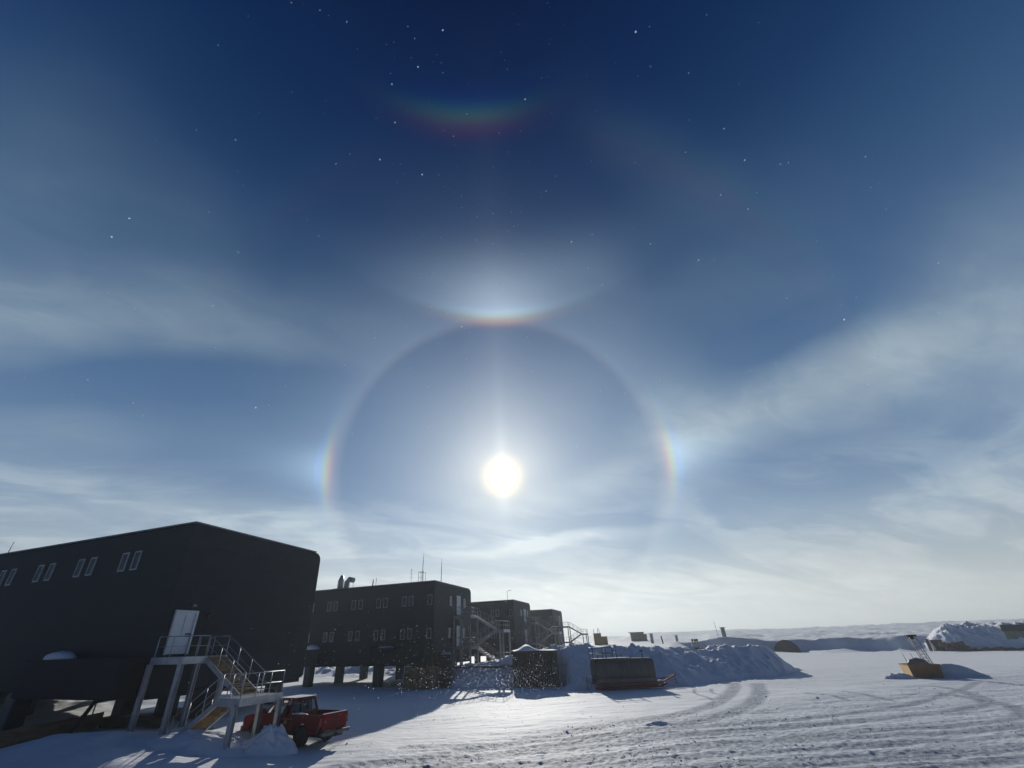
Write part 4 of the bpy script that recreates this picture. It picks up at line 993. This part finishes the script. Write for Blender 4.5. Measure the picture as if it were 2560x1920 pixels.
# ------------------------------------------------------------------ crumbs of broken snow thrown up by tracks
def crumbs():
    rs = np.random.RandomState(3); N = 60000
    x = rs.uniform(-12, 62, N); y = rs.uniform(17, 62, N); d = np.hypot(x, y)
    _, pk, _r = ground_h(x, y, True)
    cl = fbm(x / 1.6, y / .7, 3, 131)
    keep = (rs.rand(N) < np.clip(.03 + .42 * pk * pk, 0, 1) * sstep(cl, -.25, .25) * np.clip((30. / d) ** 1.2, .15, 1)) & (y < 44 + .35 * x) & (y > 17) & ~((x < 0) & (y > 30))
    x, y = x[keep], y[keep]; n = len(x); z = ground_h(x, y)
    sz = rs.gamma(2.0, .010, n) + .012; V = []; F = []
    base = np.array([(1, 0, -.3), (-.5, .87, -.3), (-.5, -.87, -.3), (.2, .1, .9), (-.6, .2, .5)])
    faces = [(0, 1, 3), (1, 4, 3), (1, 2, 4), (2, 3, 4), (2, 0, 3)]
    ang = rs.rand(n) * 6.283; c, s_ = np.cos(ang), np.sin(ang); jit = 1 + .5 * (rs.rand(n, 5, 3) - .5)
    P = base[None] * jit * sz[:, None, None]
    X = P[..., 0] * c[:, None] - P[..., 1] * s_[:, None] + x[:, None]; Y = P[..., 0] * s_[:, None] + P[..., 1] * c[:, None] + y[:, None]; Z = P[..., 2] * .9 + z[:, None]
    co = np.stack([X, Y, Z], -1).reshape(-1, 3)
    fc = (np.array(faces)[None] + (np.arange(n) * 5)[:, None, None]).reshape(-1, 3)
    me = bpy.data.meshes.new('snow_crumbs'); me.from_pydata(co.tolist(), [], fc.tolist()); me.update(); me.materials.append(M_cap)
    o = bpy.data.objects.new('snow_crumbs', me); col.objects.link(o); tag(o, 'loose crumbs of broken snow on the driven field', 'snow crumbs', kind='stuff')
crumbs()

# ------------------------------------------------------------------ glittering ice crystals in the air
def crystals():
    rnd = random.Random(11); v = []; f = []
    def one(x, y, z, s):
        a = Vector((rnd.gauss(0, 1), rnd.gauss(0, 1), rnd.gauss(0, 1))).normalized(); b_ = a.orthogonal().normalized(); c = a.cross(b_); i = len(v)
        for k in range(6):
            t = k * math.pi / 3; v.append((x + s * (b_.x * math.cos(t) + c.x * math.sin(t)), y + s * (b_.y * math.cos(t) + c.y * math.sin(t)), z + s * (b_.z * math.cos(t) + c.z * math.sin(t))))
        for d in (.25, -.25): v.append((x + a.x * s * d, y + a.y * s * d, z + a.z * s * d))
        for k in range(6): f.append((i + k, i + (k + 1) % 6, i + 6)); f.append((i + (k + 1) % 6, i + k, i + 7))
    for _ in range(340):                                     # loose in the whole sky
        d = rnd.uniform(3, 9); a = R(rnd.uniform(-55, 58)); e = R(rnd.uniform(20, 74)); s = .0012 * d * rnd.choice((.28, .33, .38, .45, .65, 1.3))
        one(d * math.sin(a) * math.cos(e), d * math.cos(a) * math.cos(e), CAMZ + d * math.sin(e), s)
    for _ in range(230):                                     # column above the sun
        d = rnd.uniform(3, 9); a = R(rnd.gauss(-1, 9)); e = R(rnd.gauss(46, 8)); s = .001 * d * rnd.choice((.25, .3, .35, .6))
        one(d * math.sin(a) * math.cos(e), d * math.cos(a) * math.cos(e), CAMZ + d * math.sin(e), s)
    for _ in range(3600):                                    # dense swirl just above the snow
        d = rnd.uniform(7, 20); a = R(rnd.gauss(.5, 4.6)); z = CAMZ - d * abs(rnd.gauss(.072, .022)); s = .00105 * d * rnd.choice((.16, .2, .28, .38, .8))
        one(d * math.sin(a), d * math.cos(a), z, s)
    for _ in range(420):
        d = rnd.uniform(7, 20); a = R(rnd.gauss(-8, 8)); z = CAMZ - d * rnd.gauss(.03, .05); s = .0010 * d * rnd.choice((.4, .5, .6, .9))
        one(d * math.sin(a), d * math.cos(a), z, s)
    me = bpy.data.meshes.new('ice_crystals'); me.from_pydata(v, [], f); me.update()
    m = bpy.data.materials.new('ice'); m.use_nodes = True; nt = m.node_tree; nt.nodes.clear(); b = NB(nt)
    o = b.new('ShaderNodeOutputMaterial'); mx = b.new('ShaderNodeMixShader'); mx.inputs[0].default_value = .6
    df = b.new('ShaderNodeBsdfDiffuse'); df.inputs[0].default_value = (.95, .97, 1, 1); tr = b.new('ShaderNodeBsdfTranslucent'); tr.inputs[0].default_value = (.95, .97, 1, 1)
    nt.links.new(df.outputs[0], mx.inputs[1]); nt.links.new(tr.outputs[0], mx.inputs[2]); nt.links.new(mx.outputs[0], o.inputs[0])
    me.materials.append(m); ob = bpy.data.objects.new('ice_crystals', me); col.objects.link(ob)
    tag(ob, 'tiny ice crystals glinting in the air', 'ice crystals', kind='stuff')
crystals()

# ------------------------------------------------------------------ hazy, ice-laden air
def haze():
    h = 2600; b = MB().bb(-h, h, -h, h, -8, 18); o = b.build('haze', bpy.data.materials.new('haze')); m = o.data.materials[0]
    m.use_nodes = True; nt = m.node_tree; nt.nodes.clear()
    out = nt.nodes.new('ShaderNodeOutputMaterial'); v = nt.nodes.new('ShaderNodeVolumePrincipled')
    v.inputs['Color'].default_value = (.84, .93, 1, 1); v.inputs['Density'].default_value = .00068; v.inputs['Anisotropy'].default_value = .35
    nt.links.new(v.outputs[0], out.inputs['Volume']); tag(o, kind='stuff')
haze()
